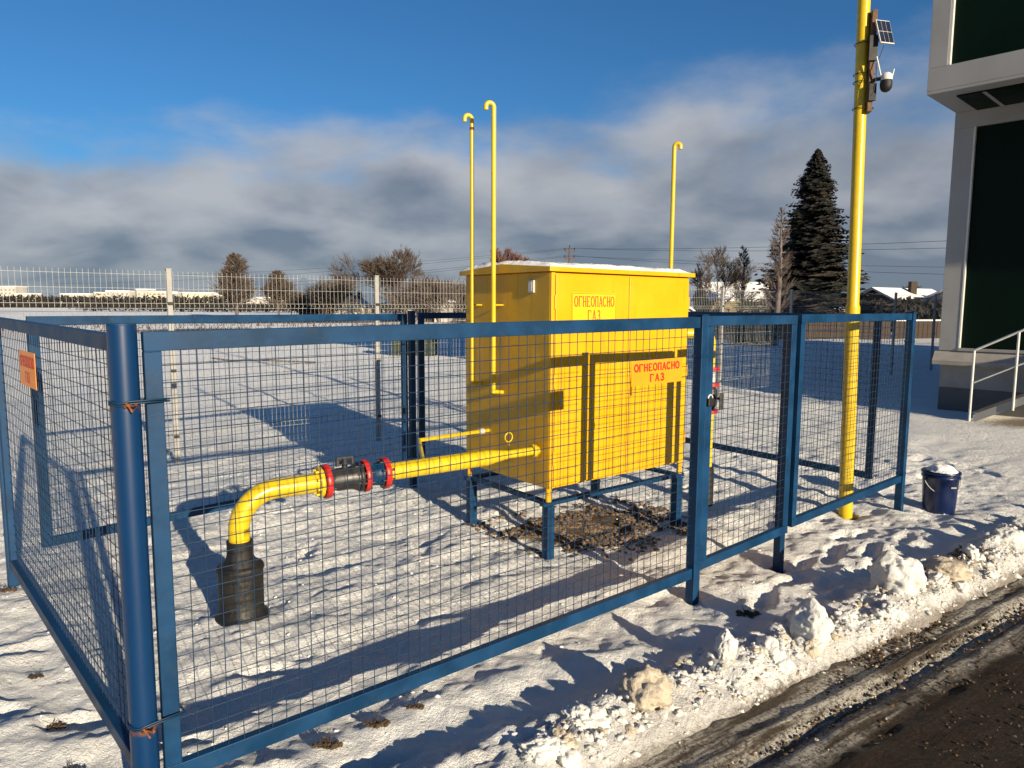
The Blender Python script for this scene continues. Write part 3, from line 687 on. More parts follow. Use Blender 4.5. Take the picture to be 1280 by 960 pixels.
f=flange(k0-.026,'yellowpipe',.088,.022,boltm='yellowpipe'); flange(k0+.008,'red',.098,.034)
bd=MB(); bd.tube([along(k) for k in (k0+.026,k0+.06,k0+.075,k0+.15,k0+.18,k0+.22)],[.060,.060,.066,.066,.074,.074],28); bd.obj('valve_body','iron',t)
vb=bd
s_=MB(); c=along(k0+.12); s_.tube([c+Vector((0,0,.05)),c+Vector((0,0,.115))],.016,12); s_.tube([c+Vector((0,0,.09)),c+Vector((0,0,.102))],.03,12); s_.obj('valve_stem','iron',t)
hd=MB(); hd.box(c+Vector((0,0,.122)),(.10,.03,.014),ax); hd.box(c+ax*.045+Vector((0,0,.10)),(.014,.03,.045),ax); hd.box(c-ax*.045+Vector((0,0,.10)),(.014,.03,.045),ax); hd.obj('valve_handle','iron',t,.003)
flange(k0+.205,'iron',.088,.022,name='black_flange'); flange(k0+.240,'red',.095,.030)
MB().tube([along(k0+.256),along(k0+.27),along(k0+.275),along(k0+.325),along(k0+.33),along(k0+.345)],[.07,.07,.066,.066,.07,.07],28).obj('insulating_joint','blue',t)
flange(k0+.362,'red',.095,.034)
ke=Lp
MB().tube([along(k0+.378),along(ke-.40),along(ke-.25),along(ke-.24)],[.052,.052,.030,.028],28).obj('pipe','yellowpipe',t)
MB().tube([along(ke-.245),along(ke+.01)],.028,20).obj('pipe','yellowpipe',t)
MB().tube([along(ke-.05),along(ke-.02)],.045,20).obj('collar','yellowpipe',t)
# thin branch: leaves the cabinet, runs alongside and drops to the main pipe
e1=O+NN*.664; e1.z=.782; kk=k0+.62; e3=along(kk); 
e2=e1-T*.60; e2.z=.775
b=MB(); b.tube([e1,e2],.0135,12); b.tube([e2,e3+Vector((0,0,.02))],.0135,12); v,f=ICO[2]; b.add([(e2.x+p[0]*.0155,e2.y+p[1]*.0155,e2.z+p[2]*.0155) for p in v],f,True); b.obj('branch_pipe','yellowpipe',t)
MB().tube([e1-T*.10,e1-T*.055],.021,10).obj('coupling','steel',t)
# gauge ring on the reducer
g=O+NN*.28-T*.12; b=MB(); b.tube(arc((g.x,g.y,.80),T,(0,0,1),.032,0,2*math.pi,16),.005,6); b.tube([(g.x,g.y,.74),(g.x,g.y,.77)],.006,8); b.obj('ring_handle','yellowpipe',t)

# ---------------------------------------------------------------- vent pipes
def vent(p, z0, z1, rr, hook, label, into, rh=.06):
    t=thing('vent_pipe',(p.x,p.y,z0),label,'pipe','slim yellow vent pipes of the cabinet')
    b=MB(); h=Vector(hook).normalized()
    b.tube([(p.x,p.y,z0),(p.x,p.y,z1-rh)]+[tuple(Vector((p.x,p.y,z1-rh))+h*(rh-rh*math.cos(k))+Vector((0,0,rh*math.sin(k)))) for k in [math.pi*i/10 for i in range(1,10)]]+[tuple(Vector((p.x,p.y,z1-rh-.02))+h*2*rh)],rr,14); b.obj('riser','yellowpipe',t)
    MB().tube([(p.x,p.y,z0+.01),into(z0)],rr*.9,12).obj('socket','yellowpipe',t)
    q=Vector(into(1.70)); MB().tube([(p.x,p.y,1.70),q],.006,8).obj('bracket','yellowpipe',t)
    return t
pv=O+NN*.765-T*.085; vent(pv,1.12,3.03,.0145,(-.9,-.45,0),'left of two vent pipes on the shaded cabinet side, rust under its hook',lambda z:tuple(v3(CAB)+NN*.765+Vector((0,0,z))),.028)
MB().tube([(pv.x,pv.y,2.93),(pv.x,pv.y,2.95)],.0155,12).obj('rust_ring','rust',bpy.data.objects['vent_pipe'])
pv2=O+NN*.505-T*.085; vent(pv2,1.08,3.06,.0165,(-.95,-.3,0),'taller right one of the two vent pipes fixed to the shaded side of the cabinet',lambda z:tuple(v3(CAB)+NN*.505+Vector((0,0,z))),.028)
pv3=O+T*(CW+.125)+NN*.28; vent(pv3,1.3,2.98,.0165,(1,-.3,0),'single vent pipe with a short hook behind the right end of the cabinet',lambda z:tuple(v3(CAB)+T*CW+NN*.30+Vector((0,0,z))),.024)

# outlet pipe at the right side of the cabinet
ob=Vector((1.70,6.08,0))
t=thing('outlet_pipe',(ob.x,ob.y,0),'upright yellow outlet pipe with red flanges seen through the gate beside the cabinet','pipe')
b=MB(); a0=O+T*CW+NN*.60
b.tube([(a0.x,a0.y,1.47),tuple(Vector((ob.x,ob.y,1.47))-T*.09)]+[tuple(Vector((ob.x,ob.y,1.38))-T*(.09-.09*math.sin(k))+Vector((0,0,.09*math.cos(k)))) for k in [math.pi/2*i/6 for i in range(7)]]+[(ob.x,ob.y,1.18)],.042,20); b.obj('bend','yellowpipe',t)
for z,m in ((1.165,'red'),(1.03,'red'),(.80,'red')):
    MB().tube([(ob.x,ob.y,z-.015),(ob.x,ob.y,z+.015)],.082,24).obj('flange',m,t)
MB().tube([(ob.x,ob.y,1.05),(ob.x,ob.y,1.15)],.05,20).obj('spacer','steel',t)
MB().tube([(ob.x,ob.y,.81),(ob.x,ob.y,.86),(ob.x,ob.y,.97),(ob.x,ob.y,1.02)],[.045,.07,.07,.045],20).obj('valve_body','iron',t)
b=MB(); b.tube([(ob.x,ob.y,.92),(ob.x+.06,ob.y-.12,.92)],.012,8); b.box((ob.x+.07,ob.y-.13,.90),(.03,.02,.14)); b.obj('valve_handle','iron',t)
MB().tube([(ob.x,ob.y,.79),(ob.x,ob.y,.30)],.045,20).obj('pipe','yellowpipe',t)
MB().tube([(ob.x,ob.y,.31),(ob.x,ob.y,gh(ob.x,ob.y)-.06)],[.06,.07],20).obj('sleeve','plastic',t)

# ---------------------------------------------------------------- yellow mast with camera
mp=Vector((2.82,5.84,0)); lean=Vector((-.021,0,1))
def mz(z): return mp+lean*z
t=thing('yellow_mast',(mp.x,mp.y,0),'tall thick yellow steel mast standing inside the fence beyond the gate','mast')
MB().tube([mz(gh(mp.x,mp.y)-.1),mz(1.70)],.055,32).obj('lower_tube','yellowpipe',t)
MB().tube([mz(1.69),mz(1.72),mz(7.5)],[.055,.047,.045],32).obj('upper_tube','yellowpipe',t)
# board strapped to mast
bx=mz(3.60)+Vector((.048,-.045,0)); xa=Vector((1,-.15,0)).normalized()
t=thing('camera_board',(bx.x,bx.y,3.2),'weathered wooden board strapped upright to the yellow mast','board')
MB().box((bx.x,bx.y,3.60),(.038,.085,.76),xa).obj('plank','wood',t,.003)
MB().box((bx.x-.012,bx.y-.052,3.69),(.065,.018,.19),xa).obj('black_bracket','black',t,.003)
MB().box((bx.x+.0,bx.y-.052,3.36),(.055,.022,.13),xa).obj('black_bracket','black',t,.003)
for z in (3.75,3.52,3.46,3.26):
    b=MB(); c=(mz(z)+Vector((.02,0,0))); b.tube([c+Vector((math.cos(k)*.078,math.sin(k)*.068,.0)) for k in [2*math.pi*i/16 for i in range(17)]],.0035,5,False); b.obj('strap','black',t)
sp_=bx+Vector((.085,-.07,0)); 
t=thing('solar_panel',(sp_.x,sp_.y,3.7),'small tilted solar panel mounted at the top of the board on the mast','solar panel')
ax_=Vector((.97,.24,0)).normalized(); up_=Vector((-.16,.22,1)).normalized(); ayv=up_.cross(ax_)
c=Vector((sp_.x-.025,sp_.y,3.80)); PW,PH=.125,.19
MB().box(c,(PW,.012,PH),ax_,up_).obj('frame','white',t,.002)
nv=-ayv
for i in range(3):
    for j in range(2):
        q=c+ax_*((i-1)*PW/3.15)+up_*((j-.5)*PH/2.12)+nv*.0075; MB().box(q,(PW/3.15-.006,.004,PH/2.12-.005),ax_,up_).obj('cell','solar',t)
b=MB(); b.tube([c-nv*.01,(bx.x+.02,bx.y-.01,3.72)],.007,8); b.obj('arm','steel',t)
t=thing('security_camera',(sp_.x,sp_.y,3.45),'small white and black dome camera with two aerials on the mast','camera')
cc=Vector((sp_.x-.005,sp_.y-.03,3.42))
b=MB(); b.tube([cc+Vector((0,0,z)) for z in (.015,.03,.055,.07)],[.042,.044,.040,.024],20); b.obj('housing','white',t)
b=MB(); b.tube([cc+Vector((0,0,z)) for z in (.014,-.01,-.04,-.062,-.072)],[.041,.045,.042,.03,.012],20); b.obj('dome','black',t)
b=MB(); b.tube([cc+Vector((0,0,.03)),cc+Vector((-.06,.02,.03)),(bx.x+.02,bx.y-.03,3.46)],.014,10); b.obj('arm','black',t)
b=MB(); b.tube([cc+Vector((-.045,0,.05)),cc+Vector((-.085,0,.19))],.006,8); b.obj('aerial','white',t)
b=MB(); b.tube([cc+Vector((.045,0,.05)),cc+Vector((.055,0,.10))],.005,8); b.obj('aerial','white',t)
b=MB(); b.tube([c-Vector((0,0,.10)),c+Vector((-.03,-.01,-.18)),c+Vector((-.05,0,-.24)),cc+Vector((-.08,0,.05)),cc+Vector((-.09,0,-.06)),cc+Vector((-.11,.01,-.10))],.003,6); b.obj('cable','black',t)

# ---------------------------------------------------------------- bucket
bk=Vector((3.645,5.905,0)); bk.z=gh(bk.x,bk.y)-.02
t=thing('bucket',bk,'dark blue plastic bucket heaped with snow beside the fence corner','bucket')
H_=.345
prof=[(.0,.118),(.015,.122),(H_*.5,.130),(H_*.86,.138),(H_*.87,.146),(H_*.90,.146),(H_*.91,.139),(H_,.143),(H_+.004,.148),(H_-.012,.150),(H_-.014,.137)]
MB().tube([bk+Vector((0,0,z)) for z,_ in prof],[r for _,r in prof],36).obj('pail','bucket',t)
for sgn in (-1,1): MB().box(bk+Vector((sgn*.147,-.02,H_*.84)),(.014,.03,.035)).obj('handle_lug','bucket',t,.003)
b=MB(); b.tube(arc(bk+Vector((0,-.02,H_*.84)),(1,0,0),(0,-.55,-.84),.152,0,math.pi,14),.0032,6); b.obj('handle','steel',t)
p=bk+Vector((.03,-.1385,H_*.68)); MB().box(p,(.045,.003,.012)).obj('label_patch','postgrey',t)
v,f=clod((0,0,0),(.118,.115,.07),4,4,.25); b=MB(); b.add(v,f,True); o=b.obj('snow_heap','snowclean'); o.location=bk+Vector((0,0,H_-.01)); tag(o,'heap of snow filling the dark blue bucket','snow')

# ---------------------------------------------------------------- tall grey mesh fence behind
F0=Vector((-3.56,7.42,0)); fd=Vector((.785,.62,0)).normalized(); SPN=2.38
r=random.Random(9)
def bpos(k): return F0+fd*SPN*k
ordn={-3:'off to the left',-2:'second beyond the left edge of the picture',-1:'just beyond the left edge of the picture',0:'tallest one, left of the sleeve pipe',1:'second tallest, left of the cabinet',2:'behind the left half of the cabinet',3:'behind the right half of the cabinet',4:'just right of the cabinet',5:'between gate and spruce',6:'in shade left of the yellow mast',7:'in shade right of the yellow mast',8:'in deep shade near the enclosure corner',9:'nearest the green building',10:'beyond the green building'}
for k in range(-2,10):
    p=bpos(k); top=2.05; 
    t=thing('tall_fence_post',(p.x,p.y,0),'pale grey post of the tall background fence, '+ordn[k],'fence post','pale posts of the tall background fence')
    MB().box((p.x,p.y,top/2-.1),(.050,.050,top+.2),fd).obj('shaft','postgrey',t,.003)
    MB().box((p.x,p.y,top+.004),(.056,.056,.008),fd).obj('cap','black' if k in(4,5) else 'postgrey',t)
    for z in (.3,1.0,1.7): MB().box((p.x+fd.y*.036,p.y-fd.x*.036,z),(.05,.008,.03),fd).obj('clamp','black',t)
for k in range(-2,9):
    a=bpos(k)+fd*.035; b2=bpos(k+1)-fd*.035; n=Vector((fd.y,-fd.x,0)); a=a+n*.034; b2=b2+n*.034
    b=MB(); nv=47; Ln=(b2-a).length
    zs=[.08,.30,.325,.35,.95,.975,1.0,1.65,1.675,1.70,2.03]; of=[0,0,.025,0,0,.025,0,0,.025,0,0]
    for i in range(nv+1):
        p=a+fd*(Ln*i/nv); b.tube([p+n*of[j]+Vector((0,0,zs[j])) for j in range(len(zs))],.0019,3,False)
    for z in (.10,.30,.35,.55,.75,.95,1.0,1.2,1.4,1.65,1.70,1.85,1.99): b.tube([a+Vector((0,0,z)),b2+Vector((0,0,z))],.0024,3,False)
    if k in (0,1): lb=('tall pale wire panel between the two tallest background posts' if k==0 else 'tall pale wire panel running behind the left side of the cabinet')
    else: lb={-2:'tall pale wire panel left of the picture',-1:'tall pale wire panel at the left edge of the picture',2:'tall pale wire panel hidden behind the cabinet',3:'tall pale wire panel at the right edge of the cabinet',4:'tall pale wire panel seen through the gate',5:'tall pale wire panel below the dark spruce',6:'tall pale wire panel behind the yellow mast',7:'tall pale wire panel right of the yellow mast',8:'tall pale wire panel beside the green building'}[k]
    o=b.obj('wire_fence_panel','steel'); tag(o,lb,'fence panel','wire panels of the tall background fence')

# ---------------------------------------------------------------- green building, right
Cn=Vector((7.001,11.645,0)); e=Vector((.683,-.730,0)).normalized(); m_=Vector((-.730,-.683,0)).normalized()
t=thing('green_building',(Cn.x,Cn.y,0),'building with dark green panels, pale grey frames and an overhanging upper bay','building')
def bb(name,a0,a1,z0,z1,n0,n1,mm,par=t,bev=.004):
    c=Cn+e*(a0+a1)/2+m_*(n0+n1)/2+Vector((0,0,(z0+z1)/2)); return MB().box(c,(abs(a1-a0),abs(n1-n0),z1-z0),e).obj(name,mm,par,bev)
BL=16.0
bb('plinth',.03,BL,-.15,.40,-18,-.035,'plinthshade'); bb('plinth',.03,BL,.401,.772,-18,-.03,'plinth')
# sloping ledge
lg=MB(); 
def bp_(a,n,z): v=Cn+e*a+m_*n; return (v.x,v.y,z)
pr_=[(-.05,.773),(.09,.773),(.09,.84),(-.02,1.0),(-.05,1.0)]
vs=[bp_(-.06,n,z) for n,z in pr_]+[bp_(BL,n,z) for n,z in pr_]; lg.add(vs,[(0,1,2,3,4),(9,8,7,6,5)]+[(i,(i+1)%5+0,(i+1)%5+5,i+5) for i in range(5)])
lg.obj('ledge','plinth',t)
bb('wall_core',.02,BL,1.0,4.5,-18,-.09,'frame')
bb('corner_column',0,.27,1.002,4.50,-.088,0,'frame'); 
bb('glass_panel',.30,3.9,1.05,4.50,-.085,-.052,'green'); bb('glass_panel',3.96,7.4,1.05,4.50,-.085,-.052,'green')
bb('sill',.271,BL,1.002,1.048,-.088,.012,'frame'); bb('mullion',.271,.299,1.05,4.5,-.085,.006,'white'); bb('mullion',3.902,3.958,1.05,4.5,-.084,-.01,'frame')
bb('head_beam',-.0,BL,4.502,4.755,-.4,.006,'frame'); bb('wall_core',.02,BL,4.503,11,-18,-.41,'frame')
# overhanging bay
OB=1.37
bb('soffit',.0,BL,4.757,4.80,-.39,OB-.001,'frame')
bb('soffit_panel',.30,BL,4.735,4.7555,.03,OB-.30,'green')
bb('bay_frame',.0,BL,4.802,5.12,-.4,OB,'frame'); bb('bay_frame',.0,.24,5.121,11.,-.4,OB,'frame'); bb('bay_core',.241,BL,5.121,11.,-.4,OB-.10,'frame')
bb('reveal',.2405,.275,5.1225,11.,OB-.099,OB-.004,'white')  # white stands in for the sun on this edge of the frame
bb('bay_glass',.28,3.95,5.125,11.,OB-.099,OB-.06,'green')
bb('soffit_rib',.62,.67,4.728,4.7345,.03,OB-.3,'frame')
# ramp with handrails
Q1=Vector((6.854,10.502,0))
t=thing('ramp',(Q1.x,Q1.y,0),'short pale metal entrance ramp along the foot of the green building','ramp')
sl0=.55; ud=(e+Vector((0,0,sl0))).normalized(); upn=Vector((0,0,1))
nr=m_
def rpnt(k,n,z): return Q1+e*k+nr*n+Vector((0,0,z+sl0*k))
for n in (0.0,-.80):
    b=MB(); b.add([rpnt(k,n+dn,z) for k in (.04,3.) for dn in (-.02,.02) for z in (-.03,.09)],[(0,1,3,2),(4,6,7,5),(0,4,5,1),(2,3,7,6),(1,5,7,3),(0,2,6,4)]); b.obj('side_beam','frame',t)
b=MB(); b.add([rpnt(k,n,z) for k in (.04,3.) for n in (-.78,-.021) for z in (.02,.05)],[(0,1,3,2),(4,6,7,5),(0,4,5,1),(2,3,7,6),(1,5,7,3),(0,2,6,4)]); b.obj('deck','plinth',t)
t=thing('handrail',(Q1.x,Q1.y,0),'white tubular handrail on the outer side of the ramp','handrail')
for k in (0,.53,1.06,1.6,2.2): MB().tube([rpnt(k,.035,-.06-(0.02 if k==0 else .0)),rpnt(k,.035,1.07)],.017,12).obj('upright','white',t)
MB().tube([rpnt(0,.035,1.07),rpnt(2.6,.035,1.07)],.018,12).obj('top_bar','white',t)
MB().tube([rpnt(0,.035,.58),rpnt(2.6,.035,.58)],.012,12).obj('middle_bar','white',t)

# ---------------------------------------------------------------- trees
def bare_tree(x,y,hgt,spread,label,m='bark',seed=0,lv=5,shape='round',trunk=.03,nb=(3,4),base=0.,up=.25,name='bare_tree',group='leafless trees beyond the fences',tw=.012,fan=0):
    r=random.Random(seed); tr=MB(); cr=MB()
    t=thing(name,(x,y,base),label,'tree',group)
    def grow(p,d,ln,rad,l):
        n=3 if l<3 else 1; pts=[p]; q=p.copy(); dd=d.copy()
        for i in range(n):
            dd=(dd+Vector((r.gauss(0,.13),r.gauss(0,.13),r.gauss(0,.08)+up*.12))).normalized(); q=q+dd*ln/n; pts.append(q.copy())
        (tr if l<=1 else cr).tube(pts,[max(tw,rad*(1-.5*i/n)) for i in range(n+1)],5 if l<2 else 3,False)
        if l>=lv: return
        kk=r.randint(*nb)
        for i in range(kk+ (2 if l>1 else 0)):
            f=r.uniform(.3,1.) if i else 1.; s=pts[0].lerp(pts[-1],f) if f<1 else pts[-1]
            ang=r.uniform(.25,.75)*spread; az=r.uniform(0,6.283)
            u=dd.orthogonal().normalized(); v_=dd.cross(u)
            nd=(dd*math.cos(ang)+(u*math.cos(az)+v_*math.sin(az))*math.sin(ang)); nd.z+=up*.3; nd.normalize()
            grow(s,nd,ln*r.uniform(.58,.82),rad*.55,l+1)
    if shape=='round':
        if fan:
            tr.tube([(x,y,base),(x,y,base+hgt*.16),(x+.05,y,base+hgt*.24)],[hgt*trunk,hgt*trunk*.8,hgt*trunk*.7],6,False)
            for i in range(fan):
                az=6.283*i/fan+r.uniform(-.4,.4); el=r.uniform(.55,1.45); grow(Vector((x,y,base+hgt*r.uniform(.12,.24))),Vector((math.cos(az)*math.cos(el),math.sin(az)*math.cos(el),math.sin(el))),hgt*r.uniform(.26,.33),hgt*trunk*.45,1)
        else: grow(Vector((x,y,base)),Vector((0,0,1)),hgt*.34,hgt*trunk,0)
    elif shape=='cone':
        tr.tube([(x,y,base),(x+.1,y,base+hgt*.5),(x,y,base+hgt)],[hgt*trunk,hgt*trunk*.6,tw],5,False)
        for i in range(110):
            f=r.uniform(.12,.97); az=r.uniform(0,6.283); ln=hgt*spread*.5*(1-f)**.7*r.uniform(.6,1.1)+.2
            grow(Vector((x,y,base+hgt*f)),Vector((math.cos(az),math.sin(az),.9)).normalized(),ln*.55,max(tw*1.6,hgt*.0028),lv-2)
    else: # bush
        for i in range(22):
            az=r.uniform(0,6.283); d=r.random()*spread*hgt*.6
            grow(Vector((x+math.cos(az)*d,y+math.sin(az)*d*.5,base)),Vector((r.gauss(0,.25),r.gauss(0,.25),1)).normalized(),hgt*.45,hgt*.02,lv-3)
    tr.obj('trunk',m,t); cr.obj('crown',m,t); return t
bare_tree(-13.2,80,8.3,.85,'broad round leafless tree left of the cabinet behind the pale fence post',seed=11,lv=6,nb=(2,3),base=.0,tw=.016,trunk=.025,up=.1,fan=9)
bare_tree(-34.8,90,7.8,1.0,'narrow pointed leafless tree, tallest on the left skyline',seed=12,lv=5,shape='cone',base=0,tw=.026)
bare_tree(-30.2,92,5.8,1.15,'smaller pointed leafless tree right of the tallest on the left skyline',seed=13,lv=5,shape='cone',tw=.026)
bare_tree(-22.8,88,4.6,1.0,'wide dark leafless thicket left of the gabled cottage',seed=14,lv=7,shape='bush',tw=.024,name='bare_bush',nb=(3,3))
bare_tree(-27.5,94,3.2,1.2,'low leafless scrub between the pointed trees and the thicket',seed=24,lv=6,shape='bush',tw=.03,name='bare_bush')
bare_tree(.6,82,9.0,1.05,'reddish leafless tree whose top shows above the cabinet roof',m='barkred',seed=15,lv=6,tw=.02)
bare_tree(-1.8,84,7.6,1.05,'lower reddish leafless tree beside the vent pipes above the cabinet roof',m='barkred',seed=16,lv=5,nb=(3,4),tw=.022)
bare_tree(15.8,84,7.6,1.0,'thin leafless tree showing just above the right part of the cabinet roof',seed=17,lv=5,nb=(3,4),tw=.02)
bare_tree(17.3,60,6.6,.8,'leafless tree with an open rounded crown right of the cabinet',seed=18,lv=6,nb=(2,2),tw=.011,trunk=.022,up=.25,fan=6)
bare_tree(21.2,66,7.2,.5,'slender pale leafless tree between the open crowned tree and the birch',seed=19,lv=5,shape='cone',m='barkpale',tw=.007)
bare_tree(20.4,55,9.2,.42,'tall pale leafless birch touching the left side of the spruce',seed=20,lv=5,shape='cone',m='barkpale',tw=.006)
bare_tree(36.2,66,4.6,1.1,'small leafless tree behind the snow roofed house on the right',seed=21,lv=5,nb=(3,4),tw=.018)
bare_tree(-7.8,86,4.6,1.2,'low leafless tree behind the white garage',seed=22,lv=5,nb=(3,4),tw=.022)
bare_tree(-4.6,80,4.2,1.1,'twiggy bush beside the white garage left of the cabinet',seed=23,lv=6,shape='bush',tw=.022,name='bare_bush')
bare_tree(13.6,70,5.4,1.1,'small leafless tree hugging the right edge of the cabinet',seed=27,lv=5,nb=(3,4),tw=.016)
bare_tree(-8.2,70,4.2,1.0,'thin twiggy bush in front of the white garage',seed=31,lv=6,shape='bush',tw=.014,name='bare_bush')
# spruce
def spruce(x,y,hgt,wd,label,seed=1):
    r=random.Random(seed); t=thing('spruce_tree',(x,y,0),label,'tree')
    tr=MB(); tr.tube([(x,y,-.2),(x,y,hgt*.5),(x,y,hgt)],[.28,.16,.03],7,False); tr.obj('trunk','bark',t)
    cr=MB(); cr2=MB()
    for i in range(1500):
        f=(i+.5)/1500; f=f**.82; z=hgt*(.05+.945*f); rad=wd*.5*(1-f)**.80*r.uniform(.55,1.10)*(1+.30*mnoise.noise(Vector((f*13,3,1))))+.12
        az=r.uniform(0,6.283); rad*=1+.30*mnoise.noise(Vector((math.cos(az)*1.6,math.sin(az)*1.6,z*.55))); d=Vector((math.cos(az),math.sin(az),0)); sd=Vector((-d.y,d.x,0))
        tgt=cr2 if r.random()<.22 else cr
        nseg=8
        for k in range(nseg):
            g=(k+.5+r.uniform(-.3,.3))/nseg; g=max(.05,g)
            c=Vector((x,y,z))+d*rad*g+Vector((0,0,-rad*.34*g+.20*rad*g*g*1.2))
            ww=.26*rad*(1-g*.65)*r.uniform(.6,1.3)+.05
            for sg in (-1,1):
                tip=c+sd*sg*ww+d*ww*.55+Vector((0,0,-.10*ww-r.uniform(0,.12)))
                q=Vector((r.gauss(0,.04),r.gauss(0,.04),-.05-.12*r.random()))
                tgt.add([c-d*.07,tip,c+d*.13+q,],[(0,1,2)])
                tgt.add([c+Vector((0,0,.03)),tip+Vector((0,0,.03)),c+d*.04+Vector((0,0,-.15*r.random()-.03)) ],[(0,1,2)])
        tip=Vector((x,y,z))+d*rad+Vector((0,0,-rad*.10+.06)); tgt.add([tip-d*.3+sd*.06,tip-d*.3-sd*.06,tip+d*.08],[(0,1,2)])
    cr.obj('crown','needle',t); cr2.obj('crown','needle2',t)
spruce(25.0,60,14.6,10.6,'large dark spruce standing left of the yellow mast')
# hedge / scrub masses
def mass(name,x0,y0,x1,y1,h,n,m,label,kind='stuff',seed=0,dpt=1.5,sz=.5):
    r=random.Random(seed); b=MB()
    for i in range(n):
        f=r.random(); x=x0+(x1-x0)*f+r.gauss(0,.2); y=y0+(y1-y0)*f+r.gauss(0,dpt); hh=h*(.75+.45*mnoise.noise(Vector((x*.35,seed,0)))+.2*mnoise.noise(Vector((x*1.3,seed,5)))); z=hh*math.sqrt(r.random())
        a=Vector((r.gauss(0,1),r.gauss(0,.6),r.gauss(0,1))).normalized()*sz*r.uniform(.3,1); c=Vector((r.gauss(0,1),r.gauss(0,.6),r.gauss(.5,1))).normalized()*sz*r.uniform(.3,1)
        p=Vector((x,y,z)); b.add([p,p+a,p+c],[(0,1,2)])
    return tag(b.obj(name,m),kind=kind,label=label)
mass('hedge',24,48,47,52,2.35,15000,'hedge','dark tangled hedge right of the spruce',seed=3)
mass('hedge',16,60,29,61,1.1,5000,'hedge','dark scrub at the foot of the spruce',seed=4,dpt=1.,sz=.4)
mass('distant_scrub',-215,265,-40,250,1.5,9000,'hedge','brown scrub in front of the distant apartment blocks',seed=5,dpt=8,sz=1.3)
mass('distant_scrub',-90,150,20,140,1.9,7000,'hedge','low brown scrub at the edge of the snow field',seed=6,dpt=3,sz=.8)
mass('distant_scrub',-470,480,-180,470,6.5,4500,'hedge','dark tree belt below the distant apartment blocks',seed=8,dpt=10,sz=3)

# ---------------------------------------------------------------- houses, sheds, fences behind
def house(name,x,y,wd,dp,wh,rh,label,wall='palewall',roofm='snowclean',cat='house',rot=0.,gable_front=True,win=2,over=.25):
    t=thing(name,(x,y,0),label,cat); cr,sr=math.cos(rot),math.sin(rot)
    def P(a,b,z): return (x+a*cr-b*sr,y+a*sr+b*cr,z)
    b=MB(); w2,d2=wd/2,dp/2
    if gable_front:
        vs=[P(-w2,-d2,0),P(w2,-d2,0),P(w2,-d2,wh),P(0,-d2,wh+rh),P(-w2,-d2,wh)]+[P(-w2,d2,0),P(w2,d2,0),P(w2,d2,wh),P(0,d2,wh+rh),P(-w2,d2,wh)]
        b.add(vs,[(0,1,2,3,4),(9,8,7,6,5),(0,4,9,5),(1,6,7,2)]); b.obj('wall',wall,t)
        b=MB(); o=over; tk=.16
        for s in (-1,1):
            k=rh/w2; q=[P(s*(w2+o),-d2-o,wh-o*k+.02),P(0,-d2-o,wh+rh+.02),P(0,d2+o,wh+rh+.02),P(s*(w2+o),d2+o,wh-o*k+.02)]
            top=[(a,c,z+tk) for a,c,z in q]; b.add(q+top,[(0,1,2,3),(4,7,6,5),(0,4,5,1),(1,5,6,2),(2,6,7,3),(3,7,4,0)])
        b.obj('roof',roofm,t)
    else:
        vs=[P(-w2,-d2,0),P(-w2,d2,0),P(-w2,d2,wh),P(-w2,0,wh+rh),P(-w2,-d2,wh)]+[P(w2,-d2,0),P(w2,d2,0),P(w2,d2,wh),P(w2,0,wh+rh),P(w2,-d2,wh)]
        b.add(vs,[(4,3,2,1,0),(5,6,7,8,9),(0,5,9,4),(1,2,7,6)]); b.obj('wall',wall,t)
        b=MB(); o=over; tk=.2
        for s in (-1,1):
            k=rh/d2; q=[P(-w2-o,s*(d2+o),wh-o*k+.02),P(-w2-o,0,wh+rh+.02),P(w2+o,0,wh+rh+.02),P(w2+o,s*(d2+o),wh-o*k+.02)]
            top=[(a,c,z+tk) for a,c,z in q]; b.add(q+top,[(0,1,2,3),(4,7,6,5),(0,4,5,1),(1,5,6,2),(2,6,7,3),(3,7,4,0)])
        b.obj('roof',roofm,t)
    for i in range(win):
        a=(-.5+(i+.5)/win)*wd*.8; q=P(a,-d2-.03,wh*.58); f=MB().box(q,(.9,.08,.9),(cr,sr,0)).obj('window','window',t)
    b=MB(); q=P(wd*.18,0,wh+rh*.8+.4); b.box(q,(.5,.5,1.1)); b.obj('chimney','brownwood',t)
    return t
house('cottage',-19.8,90,3.0,5,1.5,1.15,'small cream gabled cottage on the left skyline',wall='cream',roofm='palewall',win=1)
house('garage',-8.7,74,4.6,6,2.0,.75,'white snow covered garage left of the cabinet',wall='palewall',roofm='snowclean',win=1,cat='garage')
house('house',-27.6,100,3.2,5,2.2,.7,'salmon walled house between the dark leafless trees',wall='pinkwall',win=1)
house('house',23.2,75,6.6,7,2.3,1.7,'dark walled house with a wide snowy roof left of the spruce',wall='brownwood',roofm='snowclean',gable_front=False,win=3)
house('house',33.8,62,4.6,9,2.0,1.15,'dark walled house with a snowy gable roof right of the yellow mast',wall='brownwood',rot=-1.0,win=1)
house('shed',37.0,58,3.6,5,2.4,.6,'pale low building with a snowy roof at the left edge of the green building',wall='palewall',gable_front=False,win=1,cat='shed')
house('cottage',14.8,66,2.6,4,1.3,.9,'tiny snow roofed cottage right behind the cabinet corner',wall='palewall',win=1)
